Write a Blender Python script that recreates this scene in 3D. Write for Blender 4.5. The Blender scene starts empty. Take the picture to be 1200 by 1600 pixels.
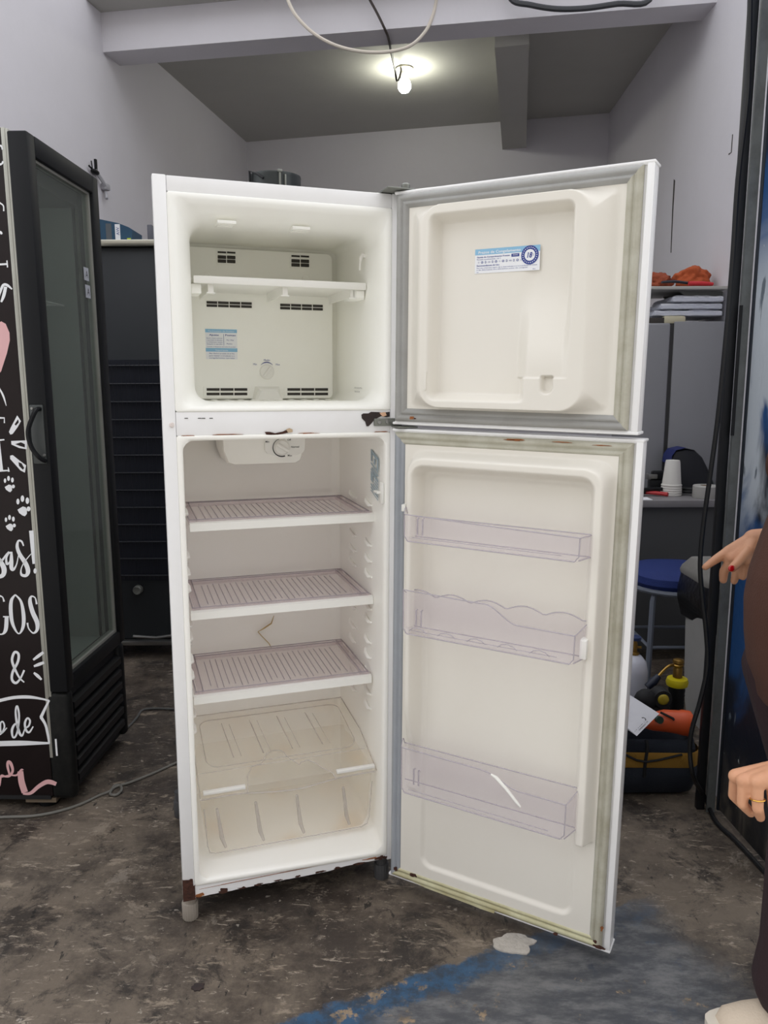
import bpy, bmesh, math, random
from mathutils import Matrix, Vector, noise
random.seed(7)
R = math.radians
scene = bpy.context.scene
col = scene.collection

# ------------------------------------------------------------------ camera
F_PX = 1205.86; PITCH = R(9.29966); ROLL = R(0.22558); CAM = Vector((0, 0, 1.42495))
cp, sp, cr, sr = math.cos(PITCH), math.sin(PITCH), math.cos(ROLL), math.sin(ROLL)
RIGHT = Vector((cr, -sr*sp, -sr*cp)); UP = Vector((sr, cr*sp, cr*cp)); FWD = Vector((0, cp, -sp))
cd = bpy.data.cameras.new('camera'); cam = bpy.data.objects.new('camera', cd); col.objects.link(cam)
m = Matrix.Identity(4)
for i in range(3):
    m[i][0], m[i][1], m[i][2], m[i][3] = RIGHT[i], UP[i], -FWD[i], CAM[i]
cam.matrix_world = m
cd.sensor_fit = 'VERTICAL'; cd.sensor_height = 36.0; cd.sensor_width = 27.0; cd.lens = F_PX*36/1600; cd.clip_start = 0.02
scene.camera = cam

# ------------------------------------------------------------------ sky and exposure
world = bpy.data.worlds.new('overcast_sky'); scene.world = world; world.use_nodes = True
bg = world.node_tree.nodes['Background']; bg.inputs[0].default_value = (0.965, 0.972, 1.0, 1); bg.inputs[1].default_value = 1.0
scene.cycles.max_bounces = 16; scene.cycles.diffuse_bounces = 10; scene.cycles.transparent_max_bounces = 32
scene.view_settings.view_transform = 'Standard'; scene.view_settings.look = 'None'
scene.view_settings.exposure = 0.78; scene.view_settings.gamma = 1.0; scene.view_settings.use_curve_mapping = False

def ray(px, py):
    d = FWD + RIGHT*((px-600)/F_PX) + UP*((800-py)/F_PX); return d
def at(px, py, ax, val):                     # photograph position -> point on the plane ax = val of the place
    d = ray(px, py); i = 'xyz'.index(ax); return CAM + d*((val-CAM[i])/d[i])
def pick(Mi, px, py, ax, val):               # the same in a thing's own axes (Mi = inverse matrix)
    o = Mi @ CAM; d = Mi.to_3x3() @ ray(px, py); i = 'xyz'.index(ax); return o + d*((val-o[i])/d[i])
def onwall(px, py, P, yaw):
    n = Vector((math.cos(R(yaw)), -math.sin(R(yaw)), 0)); d = ray(px, py)
    return CAM + d*(n.dot(Vector((P[0], P[1], 0))-CAM)/n.dot(d))

# ------------------------------------------------------------------ materials
def lin(c):
    return tuple((x/12.92 if x <= .04045 else ((x+.055)/1.055)**2.4) for x in (v/255 for v in c))+(1,)
MATS = {}
def mat(name, c, rough=.5, metal=0, var=None, bump=None, coat=0, emit=0, spec=.5):
    """c sRGB 0-255; var=(scale, amount, colour2); bump=(scale, strength)"""
    if name in MATS: return MATS[name]
    M = bpy.data.materials.new(name); M.use_nodes = True; nt = M.node_tree; b = nt.nodes['Principled BSDF']
    b.inputs['Base Color'].default_value = lin(c); b.inputs['Roughness'].default_value = rough; b.inputs['Metallic'].default_value = metal
    b.inputs['Coat Weight'].default_value = coat; b.inputs['Specular IOR Level'].default_value = spec
    M.diffuse_color = lin(c)
    tc = None
    if var or bump:
        tc = nt.nodes.new('ShaderNodeTexCoord')
    if var:
        n = nt.nodes.new('ShaderNodeTexNoise'); n.inputs['Scale'].default_value = var[0]; n.inputs['Detail'].default_value = 6; n.inputs['Roughness'].default_value = .65
        r = nt.nodes.new('ShaderNodeMapRange'); r.inputs['From Min'].default_value = .42; r.inputs['From Max'].default_value = .72; r.inputs['To Max'].default_value = var[1]
        x = nt.nodes.new('ShaderNodeMix'); x.data_type = 'RGBA'
        nt.links.new(tc.outputs['Object'], n.inputs['Vector']); nt.links.new(n.outputs['Fac'], r.inputs['Value']); nt.links.new(r.outputs[0], x.inputs[0])
        x.inputs[6].default_value = lin(c); x.inputs[7].default_value = lin(var[2]); nt.links.new(x.outputs[2], b.inputs['Base Color'])
    if bump:
        n = nt.nodes.new('ShaderNodeTexNoise'); n.inputs['Scale'].default_value = bump[0]; n.inputs['Detail'].default_value = 5
        bp = nt.nodes.new('ShaderNodeBump'); bp.inputs['Strength'].default_value = bump[1]; bp.inputs['Distance'].default_value = .01
        nt.links.new(tc.outputs['Object'], n.inputs['Vector']); nt.links.new(n.outputs['Fac'], bp.inputs['Height']); nt.links.new(bp.outputs[0], b.inputs['Normal'])
    if emit:
        b.inputs['Emission Color'].default_value = lin(c); b.inputs['Emission Strength'].default_value = emit
    MATS[name] = M; return M
def clear(name, tint, fac, rough=.08, body=(235, 233, 240), stain=None):
    """thin clear plastic: light passes tinted, the rest is a glossy or milky surface"""
    M = bpy.data.materials.new(name); M.use_nodes = True; nt = M.node_tree; b = nt.nodes['Principled BSDF']
    b.inputs['Base Color'].default_value = lin(body); b.inputs['Roughness'].default_value = rough
    if stain:
        tc = nt.nodes.new('ShaderNodeTexCoord'); n = nt.nodes.new('ShaderNodeTexNoise'); n.inputs['Scale'].default_value = stain[0]; n.inputs['Detail'].default_value = 4
        r = nt.nodes.new('ShaderNodeMapRange'); r.inputs[1].default_value = stain[1]; r.inputs[2].default_value = stain[1]+.16; x = nt.nodes.new('ShaderNodeMix'); x.data_type = 'RGBA'
        nt.links.new(tc.outputs['Object'], n.inputs['Vector']); nt.links.new(n.outputs['Fac'], r.inputs[0]); nt.links.new(r.outputs[0], x.inputs[0]); x.inputs[6].default_value = lin(body); x.inputs[7].default_value = lin(stain[2]); nt.links.new(x.outputs[2], b.inputs['Base Color'])
    t = nt.nodes.new('ShaderNodeBsdfTransparent'); t.inputs[0].default_value = lin(tint)
    x = nt.nodes.new('ShaderNodeMixShader'); x.inputs[0].default_value = fac
    nt.links.new(t.outputs[0], x.inputs[1]); nt.links.new(b.outputs[0], x.inputs[2]); nt.links.new(x.outputs[0], nt.nodes['Material Output'].inputs[0])
    MATS[name] = M; return M

M_WALL = mat('painted_plaster', (213, 211, 217), .85, var=(1.3, .3, (197, 195, 199)), bump=(35, .08))
M_CEIL = mat('ceiling_plaster', (178, 177, 172), .9, var=(1.0, .4, (162, 161, 155)), bump=(25, .1))
M_WHITE = mat('white_enamel', (240, 240, 241), .3, coat=.3, var=(6, .25, (226, 225, 222)))
M_LINER = mat('cream_abs', (249, 248, 243), .32, var=(3, .3, (243, 240, 228)))
M_FRZ = mat('freezer_abs', (250, 250, 245), .32, var=(4, .3, (243, 241, 230)))
M_DLINER = mat('door_liner_abs', (230, 226, 217), .35, var=(3, .3, (222, 217, 205)))
M_GASK = mat('grey_gasket', (160, 160, 158), .55, var=(9, .5, (138, 136, 130)))
M_GASK2 = mat('dirty_gasket', (186, 184, 170), .55, var=(14, .6, (150, 144, 122)))
M_GASK3 = mat('yellowed_gasket', (205, 202, 168), .5, var=(10, .7, (160, 146, 96)))
M_GASK4 = mat('blue_grey_gasket', (158, 163, 170), .5, var=(8, .4, (136, 140, 146)))
M_RUST = mat('rust', (72, 40, 28), .9, var=(60, .8, (40, 24, 20)), bump=(160, .6))
M_RUST2 = mat('light_rust', (150, 92, 50), .9, var=(80, .8, (100, 60, 36)))
M_TAR = mat('exposed_dark_primer', (46, 38, 38), .85, var=(60, .6, (66, 50, 44)))
M_DARK = mat('vent_dark', (58, 54, 50), .8)
M_BLACK = mat('black_plastic', (18, 19, 22), .42, spec=.28)
M_BLACKM = mat('black_matt', (18, 19, 22), .7, var=(12, .5, (34, 35, 38)))
M_STEEL = mat('steel', (150, 150, 148), .35, metal=.9)
M_GREYM = mat('grey_metal', (128, 130, 124), .45, metal=.6)
M_WPL = mat('white_plastic', (238, 237, 232), .4)
M_PRINTB = mat('print_blue', (40, 60, 140), .6)
M_PRINTL = mat('print_light_blue', (140, 190, 222), .6)
M_PRINTW = mat('print_white', (236, 238, 242), .55)
M_PRINTK = mat('print_black', (30, 30, 34), .6)
M_PRINTP = mat('print_pink', (226, 178, 180), .55)
M_CLEAR = clear('clear_bin_plastic', (252, 251, 252), .06, .10, (238, 236, 239))
M_CLEARE = clear('clear_plastic_edge', (226, 223, 228), .4, .15, (214, 210, 215))
M_SHELF = clear('frosted_shelf_plastic', (251, 248, 249), .20, .3, (228, 223, 223))
M_SHELFE = clear('shelf_plastic_edge', (212, 207, 213), .5, .2, (200, 194, 200))
M_CRISP = clear('milky_crisper_plastic', (254, 253, 251), .13, .2, (240, 236, 228), (7, .52, (210, 166, 104)))
M_CRISPE = clear('crisper_edge', (236, 233, 230), .45, .2, (228, 224, 220))
M_GLASS = clear('hazed_cooler_glass', (238, 242, 239), .22, .04, (138, 142, 138))  # grey haze mixed into the glass stands in for its reflections
M_BAGP = clear('crumpled_film', (225, 228, 235), .45, .15, (226, 228, 236))

# ------------------------------------------------------------------ mesh helpers
def bx(bm, x0, x1, y0, y1, z0, z1, bev=0, seg=2, mi=0, M=None):
    vs = [bm.verts.new((x, y, z)) for x in (x0, x1) for y in (y0, y1) for z in (z0, z1)]
    fs = [bm.faces.new([vs[i] for i in q]) for q in ((0,1,3,2),(4,6,7,5),(0,4,5,1),(2,3,7,6),(0,2,6,4),(1,5,7,3))]
    for f in fs: f.material_index = mi
    if bev:
        es = list({e for f in fs for e in f.edges})
        r = bmesh.ops.bevel(bm, geom=es, offset=bev, segments=seg, affect='EDGES', profile=.5)
        for f in r['faces']: f.material_index = mi
        allv = list({v for f in r['faces'] for v in f.verts})
        if M:
            for v in {v for f in bm.faces for v in f.verts if f in r['faces'] or f in fs}: v.co = M @ v.co
    elif M:
        for v in vs: v.co = M @ v.co
def BM(*boxes, bev=0, seg=2):
    bm = bmesh.new()
    for b in boxes: bx(bm, *b, bev=bev, seg=seg)
    return bm
AX = {'y': lambda a, b, t: (a, t, b), 'z': lambda a, b, t: (a, b, t), 'x': lambda a, b, t: (t, a, b)}
def prism(bm, poly, t0, t1, ax='y', mi=0, bev=0):
    """polygon in the two other axes extruded along ax from t0 to t1"""
    f = AX[ax]; a = [bm.verts.new(f(p[0], p[1], t0)) for p in poly]; b = [bm.verts.new(f(p[0], p[1], t1)) for p in poly]
    n = len(poly); fs = [bm.faces.new(a), bm.faces.new(b[::-1])]
    for i in range(n): fs.append(bm.faces.new([a[i], b[i], b[(i+1) % n], a[(i+1) % n]]))
    for q in fs: q.material_index = mi
    if bev:
        es = [e for e in fs[0].edges]
        r = bmesh.ops.bevel(bm, geom=es, offset=bev, segments=2, affect='EDGES', profile=.5)
        for q in r['faces']: q.material_index = mi
def rrect(x0, x1, y0, y1, r, n=5):
    o = []
    for cx, cy, a in ((x1-r, y1-r, 0), (x0+r, y1-r, 90), (x0+r, y0+r, 180), (x1-r, y0+r, 270)):
        for k in range(n+1): t = R(a+90*k/n); o.append((cx+r*math.cos(t), cy+r*math.sin(t)))
    return o
def rings(bm, rs, cap0=False, cap1=False, close=True, mi=0):
    vv = [[bm.verts.new(p) for p in r] for r in rs]
    n = len(rs[0])
    for a, b in zip(vv, vv[1:]):
        for i in range(n if close else n-1):
            f = bm.faces.new([a[i], a[(i+1) % n], b[(i+1) % n], b[i]]); f.material_index = mi
    if cap0: bm.faces.new(vv[0][::-1]).material_index = mi
    if cap1: bm.faces.new(vv[-1]).material_index = mi
def spline(pts, n=6):
    P = [Vector(p) for p in pts]; o = []
    if len(P) < 3: return P
    for i in range(len(P)-1):
        a = P[max(i-1, 0)]; b = P[i]; c = P[i+1]; d = P[min(i+2, len(P)-1)]
        for k in range(n):
            t = k/n; o.append(.5*((2*b)+(c-a)*t+(2*a-5*b+4*c-d)*t*t+(3*b-a-3*c+d)*t**3))
    o.append(P[-1]); return o
def tube(bm, pts, r, n=8, caps=True, mi=0, smooth=0, flat=1.0):
    P = spline(pts, smooth) if smooth else [Vector(p) for p in pts]
    rr = r if isinstance(r, (list, tuple)) else [r]*len(P)
    if len(rr) != len(P): rr = [rr[min(len(rr)-1, int(i*(len(rr)-1)/(len(P)-1)))]*(1-((i*(len(rr)-1)/(len(P)-1)) % 1))+rr[min(len(rr)-1, int(i*(len(rr)-1)/(len(P)-1))+1)]*((i*(len(rr)-1)/(len(P)-1)) % 1) for i in range(len(P))]
    rs = []; prev = None
    for i, p in enumerate(P):
        t = (P[min(i+1, len(P)-1)]-P[max(i-1, 0)]).normalized()
        if prev is None:
            u = t.cross(Vector((0, 0, 1)));  u = u if u.length > .05 else t.cross(Vector((1, 0, 0)))
        else: u = prev-t*prev.dot(t)
        u.normalize(); prev = u; w = t.cross(u)
        rs.append([p+(u*math.cos(2*math.pi*k/n)+w*math.sin(2*math.pi*k/n)*flat)*rr[i] for k in range(n)])
    rings(bm, rs, caps, caps, True, mi)
def lathe(bm, prof, n=20, o=(0, 0, 0), mi=0, axis='z', cap=True):
    rs = []
    for r, z in prof:
        rg = []
        for k in range(n):
            a = 2*math.pi*k/n; c, s = r*math.cos(a), r*math.sin(a)
            rg.append({'z': (o[0]+c, o[1]+s, o[2]+z), 'y': (o[0]+c, o[1]+z, o[2]+s), 'x': (o[0]+z, o[1]+c, o[2]+s)}[axis])
        rs.append(rg)
    rings(bm, rs, cap, cap, True, mi)
def ball(bm, c, r, n=14, mi=0, M=None):
    r = r if isinstance(r, (tuple, list)) else (r, r, r); rs = []
    for i in range(1, n//2+1):
        t = math.pi*i/(n//2+1); rs.append([Vector((c[0]+r[0]*math.sin(t)*math.cos(2*math.pi*k/n), c[1]+r[1]*math.sin(t)*math.sin(2*math.pi*k/n), c[2]+r[2]*math.cos(t))) for k in range(n)])
    if M: rs = [[M @ p for p in q] for q in rs]
    rings(bm, rs, True, True, True, mi)
def blob(cx, cy, rx, ry, n=22, amp=.25, seed=0):
    o = []
    for k in range(n):
        a = 2*math.pi*k/n; s = 1+amp*noise.noise(Vector((math.cos(a)*1.7+seed*3.1, math.sin(a)*1.7, seed)))*2
        o.append((cx+rx*s*math.cos(a), cy+ry*s*math.sin(a)))
    return o
def setp(o, label=None, cat=None, group=None, kind=None):
    if label: o['label'] = label
    if cat: o['category'] = cat
    if group: o['group'] = group
    if kind: o['kind'] = kind
    return o
def obj(name, bm, m, parent=None, smooth=True, angle=40, label=None, cat=None, group=None, kind=None, recalc=True):
    if recalc: bmesh.ops.recalc_face_normals(bm, faces=bm.faces)
    me = bpy.data.meshes.new(name); bm.to_mesh(me); bm.free()
    for x in (m if isinstance(m, (list, tuple)) else [m]): me.materials.append(x)
    if smooth:
        me.polygons.foreach_set('use_smooth', [True]*len(me.polygons)); me.set_sharp_from_angle(angle=R(angle))
    o = bpy.data.objects.new(name, me); col.objects.link(o)
    if parent: o.parent = parent
    return setp(o, label, cat, group, kind)
def thing(name, label, cat, loc=(0, 0, 0), rot=(0, 0, 0), group=None):
    o = bpy.data.objects.new(name, None); o.empty_display_size = .1; col.objects.link(o); o.location = loc; o.rotation_euler = rot
    return setp(o, label, cat, group)
def mtx(loc, rot):
    from mathutils import Euler
    return Matrix.Translation(Vector(loc)) @ Euler(rot).to_matrix().to_4x4()
def heightfield(name, fn, u0, u1, w0, w1, nu, nw, m, parent):
    vs = []; fs = []
    for j in range(nw+1):
        w = w0+(w1-w0)*j/nw
        for i in range(nu+1):
            u = u0+(u1-u0)*i/nu; vs.append((u, fn(u, w), w))
    for j in range(nw):
        for i in range(nu):
            a = j*(nu+1)+i; fs.append((a, a+1, a+nu+2, a+nu+1))
    me = bpy.data.meshes.new(name); me.from_pydata(vs, [], fs); me.materials.append(m)
    me.polygons.foreach_set('use_smooth', [True]*len(fs)); o = bpy.data.objects.new(name, me); col.objects.link(o); o.parent = parent
    return o
def sdrr(x, y, x0, x1, y0, y1, r):            # signed distance to a rounded rectangle, negative inside
    cx, cy = (x0+x1)/2, (y0+y1)/2; qx, qy = abs(x-cx)-(x1-x0)/2+r, abs(y-cy)-(y1-y0)/2+r
    return math.hypot(max(qx, 0), max(qy, 0))+min(max(qx, qy), 0)-r
def sst(a, b, x):
    t = max(0, min(1, (x-a)/(b-a))); return t*t*(3-2*t)
TXT = {}
def text(bm, s, org, ru, uu, size, mi=0, width=None, shear=0, bold=0):
    """flat lettering: org = lower left, ru/uu = right and up directions"""
    k = (s, shear, bold)
    if k not in TXT:
        c = bpy.data.curves.new('t', 'FONT'); c.body = s; c.shear = shear; c.offset = bold; c.resolution_u = 2
        o = bpy.data.objects.new('t', c); col.objects.link(o); dg = bpy.context.evaluated_depsgraph_get(); dg.update()
        me = bpy.data.meshes.new_from_object(o.evaluated_get(dg)); TXT[k] = ([v.co.copy() for v in me.vertices], [tuple(p.vertices) for p in me.polygons])
        bpy.data.objects.remove(o); bpy.data.curves.remove(c); bpy.data.meshes.remove(me)
    V, Fc = TXT[k]
    if not V: return
    wmax = max(v.x for v in V); sx = width/wmax if width else size
    org, ru, uu = Vector(org), Vector(ru), Vector(uu)
    vs = [bm.verts.new(org+ru*v.x*sx+uu*v.y*size) for v in V]
    for f in Fc:
        try: bm.faces.new([vs[i] for i in f]).material_index = mi
        except ValueError: pass

# ------------------------------------------------------------------ the shop: floor, walls, ceiling
CZ = 3.8
BL = Vector((-1.342, 8.10, 0)); LD = Vector((math.sin(R(9.9)), math.cos(R(9.9)), 0))
AR = Vector((1.938, 5.652, 0)); RD = Vector((math.sin(R(2.5)), math.cos(R(2.5)), 0))
BD = Vector((1.095+1.342, 7.53-8.10, 0)).normalized()
def lwall(y): return BL+LD*((y-BL.y)/LD.y)
def rwall(y): return AR+RD*((y-AR.y)/RD.y)
t = ((AR-BL).x*RD.y-(AR-BL).y*RD.x)/(BD.x*RD.y-BD.y*RD.x); BR = BL+BD*t
YF = 2.45

def floor_material():
    M = bpy.data.materials.new('worn_concrete'); M.use_nodes = True; nt = M.node_tree; b = nt.nodes['Principled BSDF']; L = nt.links.new
    tc = nt.nodes.new('ShaderNodeTexCoord')
    def nz(scale, det=8, ro=.6, stretch=None, dist=0):
        n = nt.nodes.new('ShaderNodeTexNoise'); n.inputs['Scale'].default_value = scale; n.inputs['Detail'].default_value = det; n.inputs['Roughness'].default_value = ro; n.inputs['Distortion'].default_value = dist
        if stretch:
            mp = nt.nodes.new('ShaderNodeMapping'); mp.inputs['Scale'].default_value = stretch; mp.inputs['Rotation'].default_value = (0, 0, .5); L(tc.outputs['Object'], mp.inputs[0]); L(mp.outputs[0], n.inputs['Vector'])
        else: L(tc.outputs['Object'], n.inputs['Vector'])
        return n.outputs['Fac']
    def rng(x, a, b_, lo=0, hi=1):
        r = nt.nodes.new('ShaderNodeMapRange'); r.interpolation_type = 'SMOOTHSTEP'; L(x, r.inputs['Value'])
        for k, v in zip(('From Min', 'From Max', 'To Min', 'To Max'), (a, b_, lo, hi)): r.inputs[k].default_value = v
        return r.outputs[0]
    def mix(f, a, c):
        x = nt.nodes.new('ShaderNodeMix'); x.data_type = 'RGBA'
        L(f, x.inputs[0]) if not isinstance(f, float) else setattr(x.inputs[0], 'default_value', f)
        for s, v in ((6, a), (7, c)):
            if isinstance(v, tuple): x.inputs[s].default_value = v
            else: L(v, x.inputs[s])
        return x.outputs[2]
    def math_(op, a, c):
        x = nt.nodes.new('ShaderNodeMath'); x.operation = op
        for s, v in ((0, a), (1, c)):
            if isinstance(v, (int, float)): x.inputs[s].default_value = v
            else: L(v, x.inputs[s])
        return x.outputs[0]
    sep = nt.nodes.new('ShaderNodeSeparateXYZ'); L(tc.outputs['Object'], sep.inputs[0])
    X, Y = sep.outputs[0], sep.outputs[1]
    c = mix(rng(nz(1.6, 9, .75), .42, .60), lin((60, 52, 46)), lin((110, 99, 87)))
    c = mix(rng(nz(4.5, 11, .8, dist=.5), .50, .60, 0, .85), c, lin((42, 37, 34)))
    c = mix(rng(nz(7, 12, .78, (1, 2.6, 1), .3), .56, .63, 0, .85), c, lin((146, 133, 117)))
    c = mix(rng(nz(16, 10, .74, (1, 3.5, 1), .8), .59, .64, 0, .8), c, lin((170, 158, 143)))
    c = mix(rng(nz(12, 8, .7, (2.5, 1, 1)), .61, .65, 0, .85), c, lin((30, 27, 25)))
    c = mix(rng(nz(3.1, 12, .82, (1, 1.4, 1), .6), .58, .62, 0, .6), c, lin((142, 132, 120)))
    c = mix(rng(nz(34, 6, .6), .66, .72, 0, .7), c, lin((176, 168, 156)))
    c = mix(rng(nz(2.6, 13, .86, (1, 1.5, 1), .5), .57, .60, 0, .55), c, lin((150, 138, 123)))
    # painted apron: blue line, blue grey beyond, worn through in flakes
    P0 = at(450, 1592, 'z', 0); P1 = at(1065, 1378, 'z', 0); d = (P1-P0).normalized(); nn = Vector((d.y, -d.x, 0))
    s = math_('ADD', math_('ADD', math_('MULTIPLY', X, nn.x), math_('MULTIPLY', Y, nn.y)), -nn.dot(P0))
    along = math_('ADD', math_('ADD', math_('MULTIPLY', X, d.x), math_('MULTIPLY', Y, d.y)), -d.dot(P0))
    wob = math_('MULTIPLY', math_('SUBTRACT', nz(9, 6, .7), .5), .10)
    s2 = math_('ADD', s, wob)
    inpaint = rng(s2, -.004, .012)
    end = rng(math_('ADD', along, math_('MULTIPLY', wob, 2.5)), .92, 1.1, 1, 0)
    inpaint = math_('MULTIPLY', inpaint, end)
    grey = mix(rng(nz(7, 9, .75, (1, 2.6, 1)), .4, .65), lin((70, 72, 77)), lin((112, 112, 113)))
    grey = mix(rng(nz(11, 9, .7), .6, .7, 0, .8), grey, lin((52, 60, 72)))
    blue = mix(rng(nz(14, 9, .75), .42, .62), lin((46, 82, 114)), lin((46, 58, 72)))
    s3 = math_('ADD', s2, math_('MULTIPLY', math_('SUBTRACT', nz(18, 8, .75), .5), .12))
    bluezone = math_('MULTIPLY', rng(s3, .055, .085, 1, 0), rng(along, .35, .8, 1, .3))
    bluezone = math_('MAXIMUM', bluezone, math_('MULTIPLY', rng(math_('ADD', along, wob), .12, .22, 1, 0), rng(s3, .15, .28, 1, .2)))
    bluezone = math_('MAXIMUM', bluezone, rng(nz(8, 9, .75), .60, .68, 0, .3))
    pc = mix(bluezone, grey, blue)
    worn = rng(math_('ADD', nz(13, 9, .72), math_('MULTIPLY', rng(along, .0, .6, .07, 0), 1.0)), .60, .66)
    pc = mix(worn, pc, mix(rng(nz(20), .4, .6), lin((150, 130, 104)), lin((96, 88, 80))))
    c = mix(inpaint, c, pc)
    c = mix(rng(nz(55, 5, .6), .75, .78, 0, .8), c, lin((205, 202, 196)))
    L(c, b.inputs['Base Color'])
    L(rng(nz(4, 7, .7), .3, .7, .38, .8), b.inputs['Roughness'])
    bp = nt.nodes.new('ShaderNodeBump'); bp.inputs['Strength'].default_value = .35; bp.inputs['Distance'].default_value = .012
    L(nz(16, 12, .75), bp.inputs['Height']); L(bp.outputs[0], b.inputs['Normal'])
    return M
M_FLOOR = floor_material()
floor = obj('floor', BM((-30, 30, -30, 14, -.2, 0)), M_FLOOR, smooth=False, kind='structure', label='dark worn concrete floor with a blue painted apron')
obj('bounce_pavement', BM((-30, 30, -30, 1.2, -.01, .004)), mat('street_concrete', (204, 200, 192), .85, var=(2, .5, (184, 180, 172)), bump=(40, .3)), smooth=False, kind='structure', label='added pale concrete ground before the shop, out of view, bouncing light into the refrigerator')  # unseen pale ground, added to bounce light into the open refrigerator
bm = bmesh.new(); bx(bm, -14, 14, -9.4, -9, 0, 9.4)  # unseen house front, added to block low sky and darken the deep room
wo = obj('wall_sky_block', bm, mat('facade_render', (196, 192, 186), .9, var=(.6, .4, (176, 172, 166))), smooth=False, kind='structure', label='added house front across the street, out of view, blocking the low sky')
for k in range(6):
    for z in (.9, 3.9, 6.9):
        bm = bmesh.new(); bx(bm, -11+4*k, -9.6+4*k, -9.02, -8.96, z, z+1.3); obj('window', bm, mat('window_dark', (40, 46, 52), .1), wo, smooth=False)
        bm = bmesh.new(); bx(bm, -11.08+4*k, -9.52+4*k, -9.0, -8.9, z-.08, z); obj('window_sill', bm, MATS['facade_render'], wo, smooth=False)
def wall_slab(name, A, B, z0, z1, outn, th, m=M_WALL):
    o = outn*th; bm = bmesh.new(); prism(bm, [(p.x, p.y) for p in (A, B, B+o, A+o)], z0, z1, 'z')
    return obj(name, bm, m, smooth=False, kind='structure')
LN = Vector((-LD.y, LD.x, 0)); RN = Vector((RD.y, -RD.x, 0)); BN = Vector((-BD.y, BD.x, 0))
wl = wall_slab('wall_left', lwall(2.0), BL+LD*.2, 0, CZ, LN, .2)
wr = wall_slab('wall_right', rwall(YF), BR+RD*.2, 0, CZ, RN, .2)
wall_slab('wall_back', BL-BD*.05, BR+BD*.05, 0, CZ, BN, .2)
wall_slab('wall_front', Vector((1.16, YF, 0)), rwall(YF)+Vector((.2, 0, 0)), 0, CZ, Vector((0, 1, 0)), .12)
bm = bmesh.new(); a, b2 = lwall(2.0), rwall(2.0)
prism(bm, [(lwall(5.28).x-.2, 5.28), (rwall(4.65).x+.2, 4.65), (BR.x+.2, BR.y+.3), (BL.x-.2, BL.y+.3)], CZ, CZ+.15, 'z')
obj('ceiling', bm, M_CEIL, smooth=False, kind='structure')
H0, H1 = lwall(5.42), rwall(4.79); HD = (H1-H0).normalized(); HN = Vector((-HD.y, HD.x, 0))
bm = bmesh.new(); prism(bm, [(p.x, p.y) for p in (H0-HD*.05, H1+HD*.05, H1+HD*.05+HN*.22, H0-HD*.05+HN*.22)], 3.565, CZ+.01, 'z')
obj('trim_1', bm, M_WALL, smooth=False, kind='structure', label='white painted beam across the ceiling')
bm = bmesh.new(); e0 = Vector((1.10, 7.53, 0)); e1 = Vector((1.31, 7.48, 0)); dd = LD*2.2
prism(bm, [(p.x, p.y) for p in (e0-dd, e1-dd, e1+LD*.05, e0+LD*.05)], 3.56, CZ+.01, 'z')
obj('trim_2', bm, M_CEIL, smooth=False, kind='structure', label='short ceiling beam running to the back wall')
# cracks and chips in the right wall
bm = bmesh.new(); P = [onwall(x, y, AR, 2.5) for x, y in ((1053, 280), (1055, 282), (1052, 330), (1049, 395), (1048, 395), (1050.5, 330))]
n = RN*-.0015; vs = [bm.verts.new(p+n) for p in P]; vs2 = [bm.verts.new(p) for p in P]
bm.faces.new(vs)
for i in range(6): bm.faces.new([vs[i], vs2[i], vs2[(i+1) % 6], vs[(i+1) % 6]])
obj('crack', bm, M_DARK, wr, smooth=False)
bm = bmesh.new()
tube(bm, [onwall(x, y, AR, 2.5) for x, y in ((1145, 210), (1143, 238), (1139, 241))], .004, 5)
obj('chipped_plaster', bm, M_DARK, wr)
# mortar patch and flakes lying on the floor slab
bm = bmesh.new(); c = at(803, 1476, 'z', 0); pl = blob(c.x, c.y, .052, .036, 28, .22, 3)
prism(bm, pl, -.002, .004, 'z', bev=.0015); obj('mortar_patch', bm, mat('mortar', (186, 180, 172), .9, var=(40, .5, (150, 144, 136)), bump=(80, .5)), floor)
bm = bmesh.new(); c = at(310, 1543, 'z', 0); prism(bm, blob(c.x, c.y, .014, .012, 16, .3, 5), -.002, .003, 'z'); obj('tar_spot', bm, M_TAR, floor)

# ------------------------------------------------------------------ THE REFRIGERATOR
W = .60
FLOC = (-.53666, 1.8551, 0); FROT = (R(1.0974), R(.2807), R(18.595))
FM = mtx(FLOC, FROT); FI = FM.inverted()
fr = thing('refrigerator', 'white two-door refrigerator standing open and empty, rust along its bottom edge', 'refrigerator', FLOC, FROT)
def fp(px, py, v): return pick(FI, px, py, 'y', v)
TOP = 1.896; Z0 = .077
# shell: outer sheet steel, a little narrower than the front flange
bm = bmesh.new()
prism(bm, [(.012, .030), (.014, .035), (.040, .60), (.560, .60), (.586, .035), (.588, .030), (.580, .030), (.552, .594), (.048, .594), (.020, .030)], Z0, TOP-.006, 'z'); prism(bm, [(.012, .030), (.040, .60), (.560, .60), (.588, .030)], TOP-.006, TOP, 'z'); prism(bm, [(.020, .030), (.048, .594), (.552, .594), (.580, .030)], Z0, Z0+.006, 'z')
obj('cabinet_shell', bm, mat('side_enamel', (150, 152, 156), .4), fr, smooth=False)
obj('side_flange', BM((0, .0305, 0, .032, Z0, TOP), bev=.0025), M_WHITE, fr)
obj('side_flange', BM((.5695, .60, 0, .032, Z0, TOP), bev=.0025), M_WHITE, fr)
obj('top_rail', BM((.031, .569, .0015, .032, 1.861, TOP-.001), bev=.002), M_WHITE, fr)
obj('middle_rail', BM((.031, .569, .001, .032, 1.309, 1.3655), bev=.0015), M_WHITE, fr)
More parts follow.
